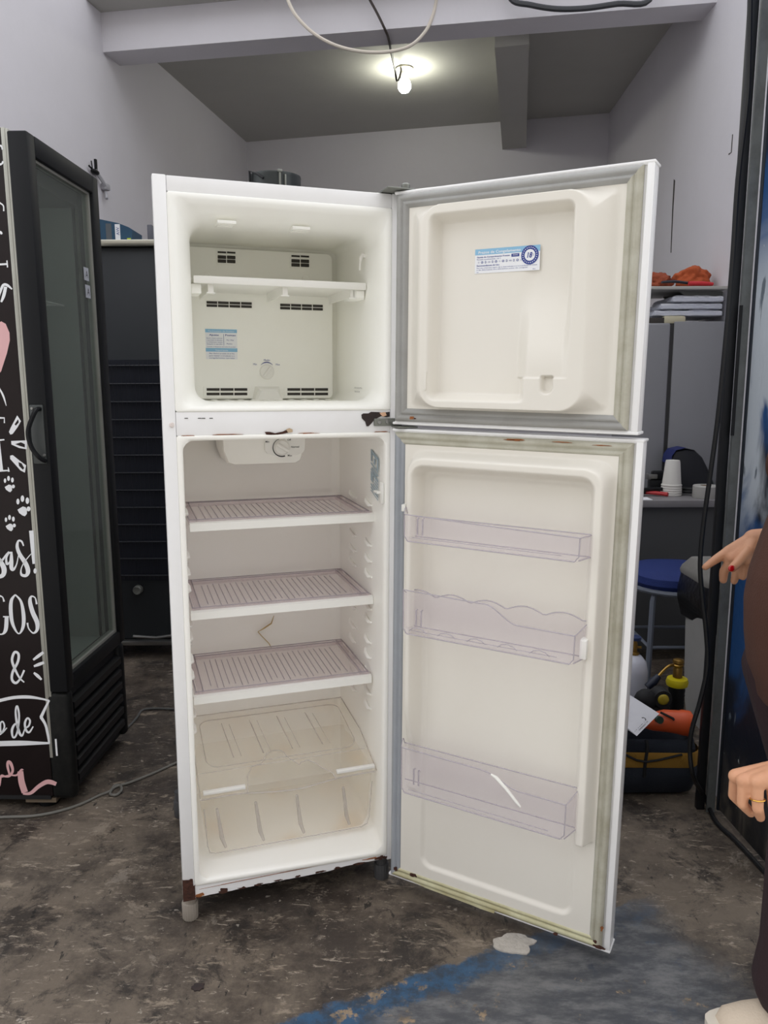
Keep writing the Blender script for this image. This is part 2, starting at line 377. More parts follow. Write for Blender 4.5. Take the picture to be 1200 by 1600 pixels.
# bottom rail with its lower edge eaten away
pl = [(.031, .1145), (.569, .0945)]; rag = []
for k in range(41):
    u = .569-.538*k/40; base = .0855 if u > .44 else .0800
    if u > .40 and u < .44: base = .0800+.0055*(u-.40)/.04
    rag.append((u, base-.003*(1-k/40)+.0022*noise.noise(Vector((u*45, 3, 0)))))
bm = bmesh.new(); prism(bm, pl+rag, .001, .02, 'y'); obj('bottom_rail', bm, M_WHITE, fr, smooth=False)
def chip(poly, m, v0=-.0012, v1=.0012, name='rust_patch'):
    bm = bmesh.new(); prism(bm, poly, v0, v1, 'y'); obj(name, bm, m, fr, smooth=False)
# rusted corner, ragged rust along the rail, chips on the middle rail
chip([(-.0006, Z0-.001), (.031, Z0-.001), (.031, .116), (.027, .117), (.026, .137), (.021, .139), (.016, .1365), (.008, .138), (-.0006, .139)], M_RUST, -.0015, .004)
for k in range(9):
    u = .045+.055*k+random.uniform(-.012, .012); chip(blob(u, .0805+.003*(k/9), random.uniform(.006, .017), .0026, 14, .5, k), M_RUST, -.0004, .0015)
chip(blob(.105, .084, .012, .006, 16, .4, 21), M_RUST); chip(blob(.042, .086, .011, .005, 14, .5, 22), M_RUST2, -.0008)
chip(blob(.555, .088, .016, .006, 18, .5, 23), M_RUST); chip(blob(.52, .0915, .02, .0018, 14, .4, 24), M_RUST2, -.0005)
chip(blob(.30, .103, .2, .0007, 30, .6, 25), M_RUST2, -.0002)
pts = [(fp(x, y, -.001).x, fp(x, y, -.001).z) for x, y in ((565, 648), (568, 646), (576, 646), (580, 643.5), (592, 644), (598, 645), (609, 643.5), (609, 651), (604, 652), (596, 650), (588, 654), (584, 657), (580, 662), (576, 666), (573, 666), (571, 659), (566, 654))]
chip(pts, M_TAR)
pts = [(fp(x, y, -.001).x, fp(x, y, -.001).z) for x, y in ((593, 645), (602, 644), (604, 649), (598, 651), (595, 648))]
chip(pts, mat('bare_filler', (220, 178, 146), .8), -.0024, -.001, 'filler_patch')
pts = [(fp(x, y, -.001).x, fp(x, y, -.001).z) for x, y in ((414, 675), (422, 675), (430, 677), (442, 674.5), (447, 672), (457, 672), (457, 675), (446, 677), (436, 679), (424, 680), (416, 679))]
chip(pts, M_RUST)
pts = [(fp(x, y, -.001).x, fp(x, y, -.001).z) for x, y in ((447, 671), (452, 669), (457, 671), (457, 675), (450, 676))]
chip(pts, mat('bare_filler2', (190, 168, 140), .8), -.0024, -.001, 'filler_patch')
for x, y, rx in ((293, 681, .016), (355, 679, .03), (480, 677, .02), (595, 674.5, .02)):
    q = fp(x, y, 0); chip(blob(q.x, q.z, rx, .0011, 16, .6, x), M_RUST2, -.0006, .002)
# plug and stamped marks
q = fp(268.5, 664, 0); bm = bmesh.new(); lathe(bm, [(.0005, -.004), (.005, -.0035), (.0062, 0), (.0062, .001)], 16, (q.x, 0, q.z), axis='y'); obj('hole_plug', bm, mat('plug', (222, 212, 208), .4), fr)
for x in (291, 312, 318, 330): q = fp(x, 654, 0); chip([(q.x-.004, q.z), (q.x+.004, q.z), (q.x+.004, q.z+.0016), (q.x-.004, q.z+.0016)], M_DARK, -.0001, .002, 'scuff')
# middle hinge plate
bm = bmesh.new(); bx(bm, .524, .60, -.005, .001, 1.325, 1.3445, bev=.002); bx(bm, .57, .625, -.055, -.004, 1.3225, 1.3262, bev=.001)
hg = obj('middle_hinge', bm, M_GREYM, fr)
bm = bmesh.new(); lathe(bm, [(.001, -.0078), (.005, -.007), (.006, -.005)], 14, (.538, 0, 1.335), axis='y'); obj('screw', bm, M_STEEL, hg)
bm = bmesh.new(); lathe(bm, [(.001, -.0078), (.005, -.007), (.006, -.005)], 14, (.560, 0, 1.336), axis='y'); obj('screw', bm, M_STEEL, hg)
# top hinge
bm = bmesh.new(); bx(bm, .54, .612, -.05, .06, TOP+.0005, TOP+.0045, bev=.0015); lathe(bm, [(.009, 0), (.011, .004), (.011, .014), (.006, .018)], 12, (.592, -.035, TOP)); obj('top_hinge', bm, M_GREYM, fr)
# feet
for u, v, c in ((.018, .035, (150, 142, 132)), (.565, .035, (70, 70, 72)), (.03, .56, (70, 70, 72)), (.565, .56, (70, 70, 72))):
    bm = bmesh.new(); n = 18; rr = []
    zf = (v-.035)*-.019
    for z, r in ((zf, .0185), (zf+.003, .0200), (.046, .0205), (.049, .0195), (.050, .0165), (Z0+.004, .0165)):
        rr.append([(u+r*(1+.06*(k % 2))*math.cos(2*math.pi*k/(2*n)), v+r*(1+.06*(k % 2))*math.sin(2*math.pi*k/(2*n)), z) for k in range(2*n)])
    rings(bm, rr, True, True); obj('foot', bm, mat('foot_%d' % c[0], c, .6), fr)

# ---- freezer compartment
def loft(secs, m, name, parent, n=6, cap=True):
    bm = bmesh.new(); rings(bm, [[(p[0], v, p[1]) for p in rrect(u0, u1, z0, z1, r, n)] for u0, u1, z0, z1, v, r in secs], False, cap)
    return obj(name, bm, m, parent, angle=50)
fz = loft([(.0305, .5695, 1.3655, 1.861, .012, .006), (.0305, .5695, 1.3655, 1.861, .0005, .006), (.032, .568, 1.367, 1.8595, -.001, .008), (.044, .560, 1.374, 1.849, -.0005, .018), (.054, .553, 1.379, 1.838, .008, .028),
           (.068, .546, 1.384, 1.822, .028, .038), (.079, .540, 1.388, 1.811, .055, .042), (.085, .537, 1.384, 1.806, .085, .04), (.088, .536, 1.379, 1.806, .14, .034), (.094, .534, 1.379, 1.812, .405, .022), (.106, .522, 1.391, 1.80, .412, .014)], M_FRZ, 'freezer_liner', fr)
VB = .384
bm = bmesh.new(); prism(bm, rrect(.099, .517, 1.383, 1.800, .016), .414, VB, 'y', bev=0); bk = obj('rear_cover', bm, M_FRZ, fr)
def fpb(x, y): q = fp(x, y, VB); return q.x, q.z
def slotbox(x0, x1, y0, y1, m, name, parent, d=.0016, r=0):
    a = fpb(x0, y1); b = fpb(x1, y0); bm = bmesh.new()
    prism(bm, rrect(a[0], b[0], a[1], b[1], r, 3) if r else [(a[0], a[1]), (b[0], a[1]), (b[0], b[1]), (a[0], b[1])], VB-d, VB+.001, 'y'); return obj(name, bm, m, parent, smooth=False)
for x0, y0 in ((340, 391.5), (455, 397.5)):           # small upper grilles
    slotbox(x0-2, x0+30, y0-1, y0+21, M_FRZ, 'grille_frame', bk, .003, .003)
    for k in range(3):
        for h in range(2): slotbox(x0+h*14.5, x0+13+h*14.5, y0+2+k*6.2+h*.5, y0+(4 if k == 0 else 6.6)+k*6.2+h*.5, M_DARK, 'vent_slot_shade', bk, .0042, .0014 if k else 0)  # dark bars proud of the cover stand in for shade inside open slots
for x0, y0, n, wd in ((322, 471, 4, 18), (437, 475, 4, 17)):
    for k in range(n):
        for h in range(2): slotbox(x0+k*wd+.8, x0+(k+1)*wd-.8, y0+h*5+k*.5, y0+3.3+h*5+k*.5, M_DARK, 'vent_slot_shade', bk)
for x0, y0 in ((322, 606.5), (448, 606.5)):
    slotbox(x0-3, x0+68, y0-3, y0+15, M_FRZ, 'grille_frame', bk, .003, .002)
    for k in range(3):
        for h in range(2): slotbox(x0+k*21.6+.8, x0+(k+1)*21.6-.8, y0+h*7, y0+4+h*7, M_DARK, 'vent_slot_shade', bk, .0042)
for x, y in ((324, 432), (477, 436)): 
    q = fpb(x, y); bm = bmesh.new(); lathe(bm, [(.001, -.002), (.009, -.0015), (.010, 0)], 18, (q[0], VB, q[1]), axis='y'); obj('screw_cover', bm, M_FRZ, bk)
# lamp hump at the bottom
bm = bmesh.new(); a = fpb(393, 627); b = fpb(442, 604)
rings(bm, [[(u, v, z) for u, z in q] for v, q in ((VB+.001, [(a[0], a[1]), (b[0], a[1]), (b[0]-.012, b[1]), (a[0]+.012, b[1])]), (VB-.03, [(a[0]+.004, a[1]), (b[0]-.004, a[1]), (b[0]-.018, b[1]-.006), (a[0]+.018, b[1]-.006)]), (VB-.036, [(a[0]+.010, a[1]+.004), (b[0]-.010, a[1]+.004), (b[0]-.024, b[1]-.012), (a[0]+.024, b[1]-.012)]))], False, True)
obj('sensor_cover', bm, M_WPL, bk, angle=20)
# dial
q = fpb(417, 581); bm = bmesh.new(); lathe(bm, [(.0005, -.008), (.017, -.008), (.0205, -.006), (.0215, 0)], 28, (q[0], VB, q[1]), axis='y')
dl = obj('freezer_dial', bm, M_WPL, bk)
bm = bmesh.new(); bx(bm, -.0035, .0035, -.016, -.006, -.019, .019, bev=.0015); bmesh.ops.transform(bm, matrix=Matrix.Translation((q[0], VB, q[1])) @ Matrix.Rotation(R(38), 4, 'Y'), verts=bm.verts); obj('dial_grip', bm, M_WPL, bk)
bm = bmesh.new(); ar = [(q[0]+.026*math.cos(R(a)), VB-.0008, q[1]+.026*math.sin(R(a))) for a in range(48, 133, 6)]
for i in range(len(ar)-1):
    w0, w1 = .0006+.0022*math.sin(math.pi*i/(len(ar)-1)), .0006+.0022*math.sin(math.pi*(i+1)/(len(ar)-1))
    p, s = Vector(ar[i]), Vector(ar[i+1]); c = Vector((q[0], p.y, q[1])); vs = [bm.verts.new(x) for x in (p, s, s+(s-c).normalized()*w1, p+(p-c).normalized()*w0)]; bm.faces.new(vs)
for s, x, z in (('Medio', -.009, .031), ('Min', -.040, .019), ('Max', .026, .019)): text(bm, s, (q[0]+x, VB-.0008, q[1]+z), (1, 0, 0), (0, 0, 1), .0075)
obj('dial_marks', bm, M_PRINTB, bk, smooth=False)
def label_card(parent, org, ru, uu, nrm, w, h, mats, draw, name):
    """a printed sticker: thin card plus flat print just proud of it"""
    bm = bmesh.new(); o, ru, uu, nrm = Vector(org), Vector(ru), Vector(uu), Vector(nrm)
    a = [o, o+ru*w, o+ru*w+uu*h, o+uu*h]; v = [bm.verts.new(p) for p in a]+[bm.verts.new(p+nrm*.0006) for p in a]
    bm.faces.new(v[4:]);
    for i in range(4): bm.faces.new([v[i], v[(i+1) % 4], v[4+(i+1) % 4], v[4+i]])
    def rect(x0, x1, y0, y1, mi, lift=.0009):
        bm.faces.new([bm.verts.new(o+ru*x+uu*y+nrm*lift) for x, y in ((x0, y0), (x1, y0), (x1, y1), (x0, y1))]).material_index = mi
    def tx(s, x, y, size, mi, width=None, bold=0, shear=0, lift=.0012): text(bm, s, o+ru*x+uu*y+nrm*lift, ru, uu, size, mi, width, shear, bold)
    draw(bm, rect, tx, o, ru, uu, nrm)
    return obj(name, bm, mats, parent, smooth=False, recalc=False)
LM = [M_PRINTW, M_PRINTL, M_PRINTB, M_PRINTK]
a = fpb(322, 561); b = fpb(370, 515); lw, lh = b[0]-a[0], b[1]-a[1]
def drawA(bm, rect, tx, *k):
    rect(0, lw, lh*.885, lh, 1); rect(0, lw, lh*.25, lh*.37, 1)
    tx('Termostato do freezer', lw*.08, lh*.91, lh*.07, 0, lw*.84); tx('Importante', lw*.3, lh*.275, lh*.08, 0, lw*.4)
    rect(lw*.57, lw*.58, lh*.46, lh*.84, 2)
    for i, s in enumerate(('Ajuste o botao conforme', 'a quantidade de alimentos', 'e a temperatura externa', 'desejada no aparelho')): tx(s, lw*.03, lh*(.68-.065*i), lh*.055, 2, lw*.5)
    tx('Ajuste', lw*.12, lh*.78, lh*.075, 2, lw*.3, .02); tx('Posicao', lw*.62, lh*.78, lh*.075, 2, lw*.34, .02); tx('Min / Med', lw*.66, lh*.62, lh*.06, 2); tx('Maximo', lw*.66, lh*.5, lh*.06, 2)
    tx('Consulte o manual de instrucoes do produto', lw*.03, lh*.40, lh*.05, 2, lw*.92)
    for i, s in enumerate(('Nao obstrua as saidas de ar frio', 'para manter a circulacao e o', 'congelamento correto')): tx(s, lw*.1, lh*(.17-.075*i), lh*.065, 2, lw*.8)
label_card(bk, (a[0], VB, a[1]), (1, 0, 0), (0, 0, 1), (0, -1, 0), lw, lh, LM, drawA, 'instruction_label')
# ceiling louvres, hook, floor studs, wall print
for x, y in ((352, 351), (467, 360)):
    q = pick(FI, x, y, 'z', 1.806); bm = bmesh.new(); bx(bm, q.x-.022, q.x+.022, q.y-.03, q.y+.03, 1.8035, 1.811, bev=.0015)
    for k in range(3): bx(bm, q.x-.018, q.x+.018, q.y-.02+k*.015, q.y-.012+k*.015, 1.802, 1.804)
    obj('ceiling_louvre', bm, M_FRZ, fz)
bm = bmesh.new(); tube(bm, [(.537, .12, 1.762), (.530, .12, 1.764), (.525, .12, 1.757), (.523, .12, 1.742), (.522, .12, 1.725)], [.007, .006, .005, .003, .0025], 8); obj('wall_hook', bm, M_WPL, fz)
for k in range(11):
    for j in range(4): bm = bmesh.new(); ball(bm, (.125+.037*k, .14+.07*j, 1.3795), (.010, .022, .003), 10); obj('floor_stud', bm, M_FRZ, fz)
bm = bmesh.new(); o = pick(FI, 554, 607, 'x', .5345); text(bm, 'ATENCAO NAO OBSTRUA', (o.x-.001, o.y, o.z), (0, -1, 0), (0, 0, 1), .006, width=.075); text(bm, 'SAIDA DE AR', (o.x-.001, o.y-.002, o.z-.010), (0, -1, 0), (0, 0, 1), .006, width=.05); obj('wall_print', bm, mat('grey_print', (140, 140, 140), .7), fz, smooth=False)
# freezer shelf
bm = bmesh.new(); bx(bm, .094, .534, .112, .37, 1.6775, 1.6895, bev=.002); bx(bm, .0925, .535, .100, .113, 1.6735, 1.692, bev=.003)
sh = obj('freezer_shelf', bm, M_WPL, fr, label='white freezer shelf')
for u, l in ((.13, 0), (.317, 0), (.497, 0)):
    bm = bmesh.new(); bx(bm, u-.002, u+.002, .118, .34, 1.655, 1.6775); bx(bm, u-.002, u+.012, .116, .121, 1.6535, 1.676, bev=.001); bx(bm, u-.006, u+.016, .114, .13, 1.6515, 1.6545, bev=.001); obj('shelf_bracket', bm, M_WPL, sh)
bm = bmesh.new(); bx(bm, .500, .535, .116, .20, 1.650, 1.6765, bev=.003); bx(bm, .512, .533, .113, .117, 1.655, 1.672); obj('shelf_rest', bm, M_FRZ, fz)
bm = bmesh.new(); bx(bm, .088, .112, .116, .20, 1.650, 1.674, bev=.003); obj('shelf_rest', bm, M_FRZ, fz)

# ---- fresh food compartment
LI = [(.0305, .5695, .1140, 1.309, .012, .004), (.0305, .5695, .1140, 1.309, .0005, .006), (.032, .568, .1155, 1.3075, -.0012, .010), (.040, .5605, .1240, 1.3005, -.0012, .022), (.0445, .557, .1290, 1.2965, .003, .026),
      (.0455, .556, .1300, 1.2955, .02, .026), (.047, .5550, .1320, 1.295, .06, .026), (.060, .5430, .150, 1.288, .40, .022), (.078, .525, .166, 1.272, .412, .012)]
bm = bmesh.new(); rg = []
for u0, u1, z0, z1, v, r in LI:
    rg.append([(p[0], v, p[1]-(.0195*(p[0]-.0305)/.538 if (p[1] < .3 and v < .03) else 0)) for p in rrect(u0, u1, z0, z1, r, 6)])
rings(bm, rg, False, True); ll = obj('fridge_liner', bm, M_LINER, fr, angle=50)
# control housing in the ceiling
bm = bmesh.new()
Q = [(.166, 1.296), (.40, 1.296), (.40, 1.262), (.386, 1.214), (.372, 1.206), (.195, 1.206), (.18, 1.212), (.168, 1.245)]
rings(bm, [[(u, .25, z) for u, z in Q], [(u+(.003 if u < .28 else -.003), .243, z+.002) for u, z in Q]], False, True); rings(bm, [[(u, .25, z) for u, z in Q], [(u, .40, z) for u, z in Q]])
ch = obj('control_housing', bm, M_LINER, fr, angle=30)
a = fp(414, 712, .236); b = fp(476, 686, .236); bm = bmesh.new()
prism(bm, [(a.x, b.z+.02), (b.x, b.z+.02), (b.x, a.z+.016), (b.x-.006, a.z+.006), (b.x-.022, a.z), (a.x+.022, a.z), (a.x+.006, a.z+.006), (a.x, a.z+.016)], .248, .234, 'y', bev=0); obj('control_plate', bm, M_WPL, ch)
q = fp(440.5, 699, .232); bm = bmesh.new(); lathe(bm, [(.0005, -.008), (.018, -.008), (.0212, -.005), (.0222, .003)], 30, (q.x, .233, q.z), axis='y'); obj('thermostat_dial', bm, M_WPL, ch)
bm = bmesh.new(); bx(bm, -.0045, .0045, -.016, -.006, -.02, .02, bev=.0018); bmesh.ops.transform(bm, matrix=Matrix.Translation((q.x, .233, q.z)) @ Matrix.Rotation(R(122), 4, 'Y'), verts=bm.verts); obj('dial_grip', bm, M_WPL, ch)
bm = bmesh.new(); ar = [Vector((q.x+.024*math.cos(R(a)), .2335, q.z+.024*math.sin(R(a)))) for a in range(70, 291, 10)]
c = Vector((q.x, .2335, q.z))
for i in range(len(ar)-1):
    w0, w1 = .0006+.003*i/22, .0006+.003*(i+1)/22; bm.faces.new([bm.verts.new(p) for p in (ar[i], ar[i+1], ar[i+1]+(ar[i+1]-c).normalized()*w1, ar[i]+(ar[i]-c).normalized()*w0)])
for s, x, z in (('Min', -.046, .014), ('Normal', .026, -.002), ('Max', .016, -.026), ('Off', .016, .018)): text(bm, s, (q.x+x, .2335, q.z+z), (1, 0, 0), (0, 0, 1), .0075, bold=.01)
obj('dial_marks', bm, M_PRINTK, ch, smooth=False)
# printed strip on the right wall
UR = .5525
bm = bmesh.new(); o = pick(FI, 580, 701, 'x', UR)
for i, (y0, y1, z0, z1) in enumerate(((0, .066, 0, -.010), (0, .012, -.010, -.032), (.026, .04, -.014, -.030), (.054, .066, -.010, -.034), (0, .066, -.036, -.041), (.008, .066, -.046, -.051), (0, .05, -.053, -.058), (0, .066, -.060, -.066), (0, .02, -.066, -.086), (.03, .066, -.070, -.074), (.03, .066, -.078, -.082), (.022, .066, -.086, -.090), (0, .066, -.094, -.099), (0, .066, -.103, -.108), (0, .066, -.112, -.115))):
    fac = .3
    def P_(y, z): return (UR-.0012+(y*.0), o.y-y, o.z+z-.30*y)
    bm.faces.new([bm.verts.new(P_(y, z)) for y, z in ((y0, z0), (y1, z0), (y1, z1), (y0, z1))])
obj('level_sticker', bm, mat('sticker_blue', (160, 180, 192), .5), ll, smooth=False)
# lamp switch
bm = bmesh.new(); bx(bm, .548, .5565, .004, .024, 1.118, 1.176, bev=.003); sw = obj('lamp_switch', bm, M_WPL, ll)
bm = bmesh.new(); bx(bm, .538, .550, .012, .045, 1.145, 1.151, bev=.0015); obj('switch_lever', bm, M_WPL, ll)
# shelf supports moulded on the right and left walls
for z in (1.10, 1.035, .985, .94, .895, .80, .762, .70, .655, .60, .545, .50):
    for v in ((.10, .155), (.235, .30)) if z not in (1.035,) else ((.235, .30),):
        for s in (0, 1):
            uu = .5545-.026*(v[0]/.40)*.45 if s == 0 else .0465+.026*(v[0]/.40)*.6
            bm = bmesh.new(); tube(bm, [(uu, v[0], z), (uu+(-.004 if s == 0 else .004), v[0]+.012, z-.002), (uu+(-.004 if s == 0 else .004), v[1]-.015, z+.004), (uu, v[1], z+.012)], [.003, .0055, .0055, .003], 8)
            obj('shelf_support', bm, M_LINER, ll)
# back wall crack
bm = bmesh.new()
tube(bm, [fp(x, y, .397) for x, y in ((428, 962), (424, 974), (412, 982), (403, 987))], [.0016, .004, .004, .0012], 6, flat=.5)
tube(bm, [fp(x, y, .398) for x, y in ((403, 987), (410, 995), (420, 1005), (424, 1012))], .0014, 5)
obj('liner_crack', bm, mat('yellow_crack', (190, 166, 116), .7), ll)
bm = bmesh.new(); prism(bm, blob(.48, .475, .05, .007, 24, .5, 31), .3955, .399, 'y'); obj('rust_stain', bm, mat('stain', (206, 172, 120), .6), ll, smooth=False)

# three glass-clear shelves
for i, (zf, wl_, wr_) in enumerate(((1.078, .056, .557), (.8425, .050, .553), (.6085, .049, .549))):
    v0, v1 = .088, .392; zb = zf+.002
    bm = bmesh.new(); bx(bm, .066, .545-.004, v0+.01, v1, zb-.006, zb-.002)
    # raised frame around the sheet
    for a, b, c, d in ((.058, .080, v0+.008, v1), (.524, .545, v0+.008, v1), (.058, .545, v1-.018, v1), (.06, .55, v0+.006, v0+.018)):
        bx(bm, a, b, c, d, zb-.008, zb+.004, bev=.002, mi=1)
    for e in ((.0605, .0605), (.080, .080), (.5245, .5245), (.544, .544)):
        tube(bm, [(e[0], v0+.012, zb+.004), (e[1], v1-.003, zb+.004)], .0016, 6, mi=2)
    for vv in (v0+.018, v1-.018, v1-.001): tube(bm, [(.06, vv, zb+.004), (.544, vv, zb+.004)], .0014, 6, mi=2)
    for k in range(24):
        u = .105+.0168*k; jj = .012*math.sin(k*1.7+i)
        bx(bm, u-.0009, u+.0009, v0+.05+jj, v1-.05-jj*.5, zb-.0022, zb-.0008, mi=2)
    so = obj('shelf', bm, [M_SHELF, M_SHELF, M_SHELFE], fr, label=('top clear ribbed shelf', 'middle clear ribbed shelf', 'lowest clear ribbed shelf')[i])
    bm = bmesh.new(); prism(bm, [(v0-.004, zf-.021), (v0+.006, zf-.024), (v0+.012, zf-.02), (v0+.012, zf+.001), (v0+.008, zf+.002), (v0-.002, zf-.001)], wl_+.004, wr_, 'x'); obj('shelf_trim', bm, M_WPL, so, angle=30)

# crisper lid: clear, its front lip broken away
bm = bmesh.new()
prof = ((.390, .418), (.385, .413), (.20, .393), (.15, .384), (.115, .366), (.085, .352), (.05, .343), (.046, .332))
def gl(u):                                     # broken edge: how far back the lip is missing
    if u < .185 or u > .43: return .046
    tab = ((.185, .046), (.19, .09), (.205, .118), (.235, .122), (.255, .150), (.275, .158), (.30, .152), (.312, .128), (.33, .112), (.338, .10), (.345, .108), (.365, .112), (.385, .10), (.405, .076), (.43, .05))
    for (a, b), (c, d) in zip(tab, tab[1:]):
        if a <= u <= c: return b+(d-b)*(u-a)/(c-a)
    return .046
def zp(v):
    for (a, b), (c, d) in zip(prof, prof[1:]):
        if c <= v <= a: return b+(d-b)*(v-a)/(c-a) if a != c else b
    return prof[-1][1]
NU, NV = 70, 40; gv = []
for i in range(NU+1):
    row = []
    for j in range(NV+1):
        tt = j/NV; u = .056+.495*i/NU; vmin = gl(u); v = .390+(vmin-.390)*tt; ub = u+(-.02 if 0 else 0)
        uL, uR = .056+.03*(v-.05), .553-.03*(v-.05); u2 = uL+(uR-uL)*i/NU
        z = zp(max(v, .046)); e = sdrr(u2, v, .085, .52, .135, .365, .03); z -= .006*sst(.004, -.006, e)
        row.append(bm.verts.new((u2, v, z)))
    gv.append(row)
for i in range(NU):
    for j in range(NV): bm.faces.new([gv[i][j], gv[i+1][j], gv[i+1][j+1], gv[i][j+1]])
lid = obj('crisper_lid', bm, M_CRISP, fr, label='clear crisper lid with a broken front lip', angle=60)
bm = bmesh.new(); tube(bm, [(.056+.495*i/NU, gl(.056+.495*i/NU), zp(max(gl(.056+.495*i/NU), .046))+.0005) for i in range(NU+1)], .0014, 6)
tube(bm, [(p[0], p[1], zp(p[1])-.003) for p in rrect(.085, .52, .135, .365, .03)]+[(.52, .335, zp(.335)-.003)], .0014, 6)
for u in (.15, .235, .32, .41):
    tube(bm, [(u, .34, zp(.34)-.004), (u+.012, .16, zp(.16)-.003)], .0016, 6); tube(bm, [(u+.022, .33, zp(.33)-.004), (u+.034, .16, zp(.16)-.003)], .0009, 6)
tube(bm, [(.062, .12, zp(.12)), (.548, .12, zp(.12)+.001)], .001, 5); tube(bm, [(.057, .047, .336), (.057, .2, zp(.2)), (.066, .385, .414)], .0015, 6); tube(bm, [(.552, .047, .336), (.549, .2, zp(.2)), (.542, .385, .414)], .0015, 6)
tube(bm, [(.066, .388, .417), (.542, .388, .417)], .0016, 6)
obj('lid_edge', bm, M_CRISPE, lid)
for a, b in ((.065, .178), (.435, .548)):
    bm = bmesh.new(); bx(bm, a, b, .047, .06, .342, .352, bev=.002); obj('lid_lip', bm, M_WPL, lid)
# crisper drawer
bm = bmesh.new()
def dsec(z, a, b, c, d, r): return [(p[0], p[1], z) for p in rrect(a, b, c, d, r, 5)]
rings(bm, [dsec(.330, .060, .548, .050, .375, .02), dsec(.325, .062, .546, .052, .373, .02), dsec(.305, .066, .542, .055, .37, .02), dsec(.18, .074, .534, .062, .365, .022), dsec(.155, .080, .528, .070, .358, .026), dsec(.148, .10, .51, .09, .34, .02)], False, True)
dr = obj('crisper_drawer', bm, M_CRISP, fr, label='milky clear vegetable drawer', angle=50)
bm = bmesh.new()
for u in (.10, .205, .32, .455):
    tube(bm, [(u, .054, .295), (u+.012, .062, .20), (u+.022, .067, .168)], [.004, .006, .004], 8); 
tube(bm, [(.060, .049, .330), (.15, .048, .3325), (.25, .047, .322), (.33, .047, .318), (.42, .048, .328), (.50, .049, .332), (.548, .05, .332)], .0018, 6, smooth=5)
tube(bm, [(.066, .053, .30), (.073, .060, .185), (.079, .067, .160), (.095, .071, .152), (.515, .071, .150), (.530, .067, .160), (.535, .060, .185), (.541, .053, .30)], .0016, 6)
obj('drawer_rib', bm, M_CRISPE, dr)

# ---- doors
def door(name, dyaw, u1, w0, w1, m_label):
    o = thing(name, None, None, (W-.03, -.03, 0), (0, 0, R(dyaw-18.595))); o.parent = fr; o['label'] = m_label
    DI = (FM @ mtx(o.location, o.rotation_euler)).inverted()
    return o, DI
def skin(parent, u1, w0, w1, th=.05):
    bm = bmesh.new(); bx(bm, -.004, u1, .006, th, w0, w1, bev=.006, seg=3)
    bx(bm, u1-.0145, u1+.0005, .0005, .012, w0+.002, w1-.002, bev=.002)      # folded end of the sheet
    bx(bm, .0, u1, .0015, .012, w1-.006, w1+.0005, bev=.0015); bx(bm, 0, u1, .0015, .012, w0-.0005, w0+.006, bev=.0015)
    obj('door_panel', bm, M_WHITE, parent)
    for a, b in ((w1-.004, w1+.003), (w0-.003, w0+.004)):
        bm = bmesh.new(); bx(bm, -.006, u1+.0022, .0, th+.003, a, b, bev=.0025); obj('end_cap', bm, M_WHITE, parent)
GP = ((0, .004), (.001, -.004), (.006, -.008), (.011, -.0085), (.0145, -.005), (.0175, -.0045), (.0195, -.0075), (.024, -.008), (.027, -.005), (.031, -.003), (.0335, .003))
def gasket(parent, u0, u1, w0, w1, mats, gw):
    k = gw/.0335
    C = [((u0, w0), (1, 1)), ((u1, w0), (-1, 1)), ((u1, w1), (-1, -1)), ((u0, w1), (1, -1))]
    for i in range(4):
        (a, sa), (b, sb) = C[i], C[(i+1) % 4]; bm = bmesh.new(); n = 1
        rings(bm, [[(a[0]+sa[0]*p*k, v, a[1]+sa[1]*p*k) for p, v in GP], [(b[0]+sb[0]*p*k, v, b[1]+sb[1]*p*k) for p, v in GP]], close=False)
        obj('gasket_strip', bm, mats[i], parent, angle=60)
# upper door
ud, UI = door('freezer_door', -30.4066, .605, 1.3323, 1.8925, 'freezer door swung open to the right')
skin(ud, .606, 1.3335, 1.8915)
gasket(ud, .003, .586, 1.339, 1.886, (M_GASK, M_GASK2, M_GASK, M_GASK), .0345)
def up(px, py, v): q = pick(UI, px, py, 'y', v); return q.x, q.z
PH = -.042
pl_, pr_ = up(657, 500, PH)[0], up(911, 500, PH)[0]; pb_, pt_ = up(780, 640, PH)[1], up(780, 325, PH)[1]
def hf_u(u, w):
    foot = sdrr(u, w, .044, .549-.006, 1.376, 1.850, .02)
    pl = sdrr(u, w, pl_, pr_, pb_, 1.845, .05)
    # slope between foot and plateau, a broad one on the handle side
    t = sst(0, 1, max(0, min(1, -foot/max(-foot+max(pl, 0), 1e-6)))) if foot < 0 else 0
    h = PH*(1 if pl <= 0 else t) if foot < 0 else 0
    rec = sdrr(u, w, .118, .452, 1.402, 1.818, .012)
    rd = sst(.008, -.012, rec)
    dep = 0.0-.004
    # tapering block in the lower handle-side corner
    if w > 1.452: k = sst(1.68, 1.47, w); blk = PH*k*.92
    else: blk = PH
    bu = sst(.325, .365, u) if w > 1.452 else sst(.335, .36, u)
    floor_v = dep+(blk-dep)*bu
    if w <= 1.452: floor_v = dep+(PH-dep)*max(sst(.335, .36, u), 0)
    h = h*(1-rd)+floor_v*rd
    # little spout notch
    nt_ = sdrr(u, w, .398, .424, 1.418, 1.462, .012); h = h+(.016)*sst(.003, -.004, nt_)*(1 if w < 1.456 else 0)
    return h
heightfield('door_liner', hf_u, .034, .554, 1.368, 1.858, 230, 220, M_DLINER, ud)
a = up(741, 429, -.0045); b = up(843, 383, -.0045); a2 = up(843, 421, -.0045); sw_, sh_ = .157, .054
o = Vector((up(742, 428, -.004)[0], -.0045, up(742, 428, -.004)[1]))
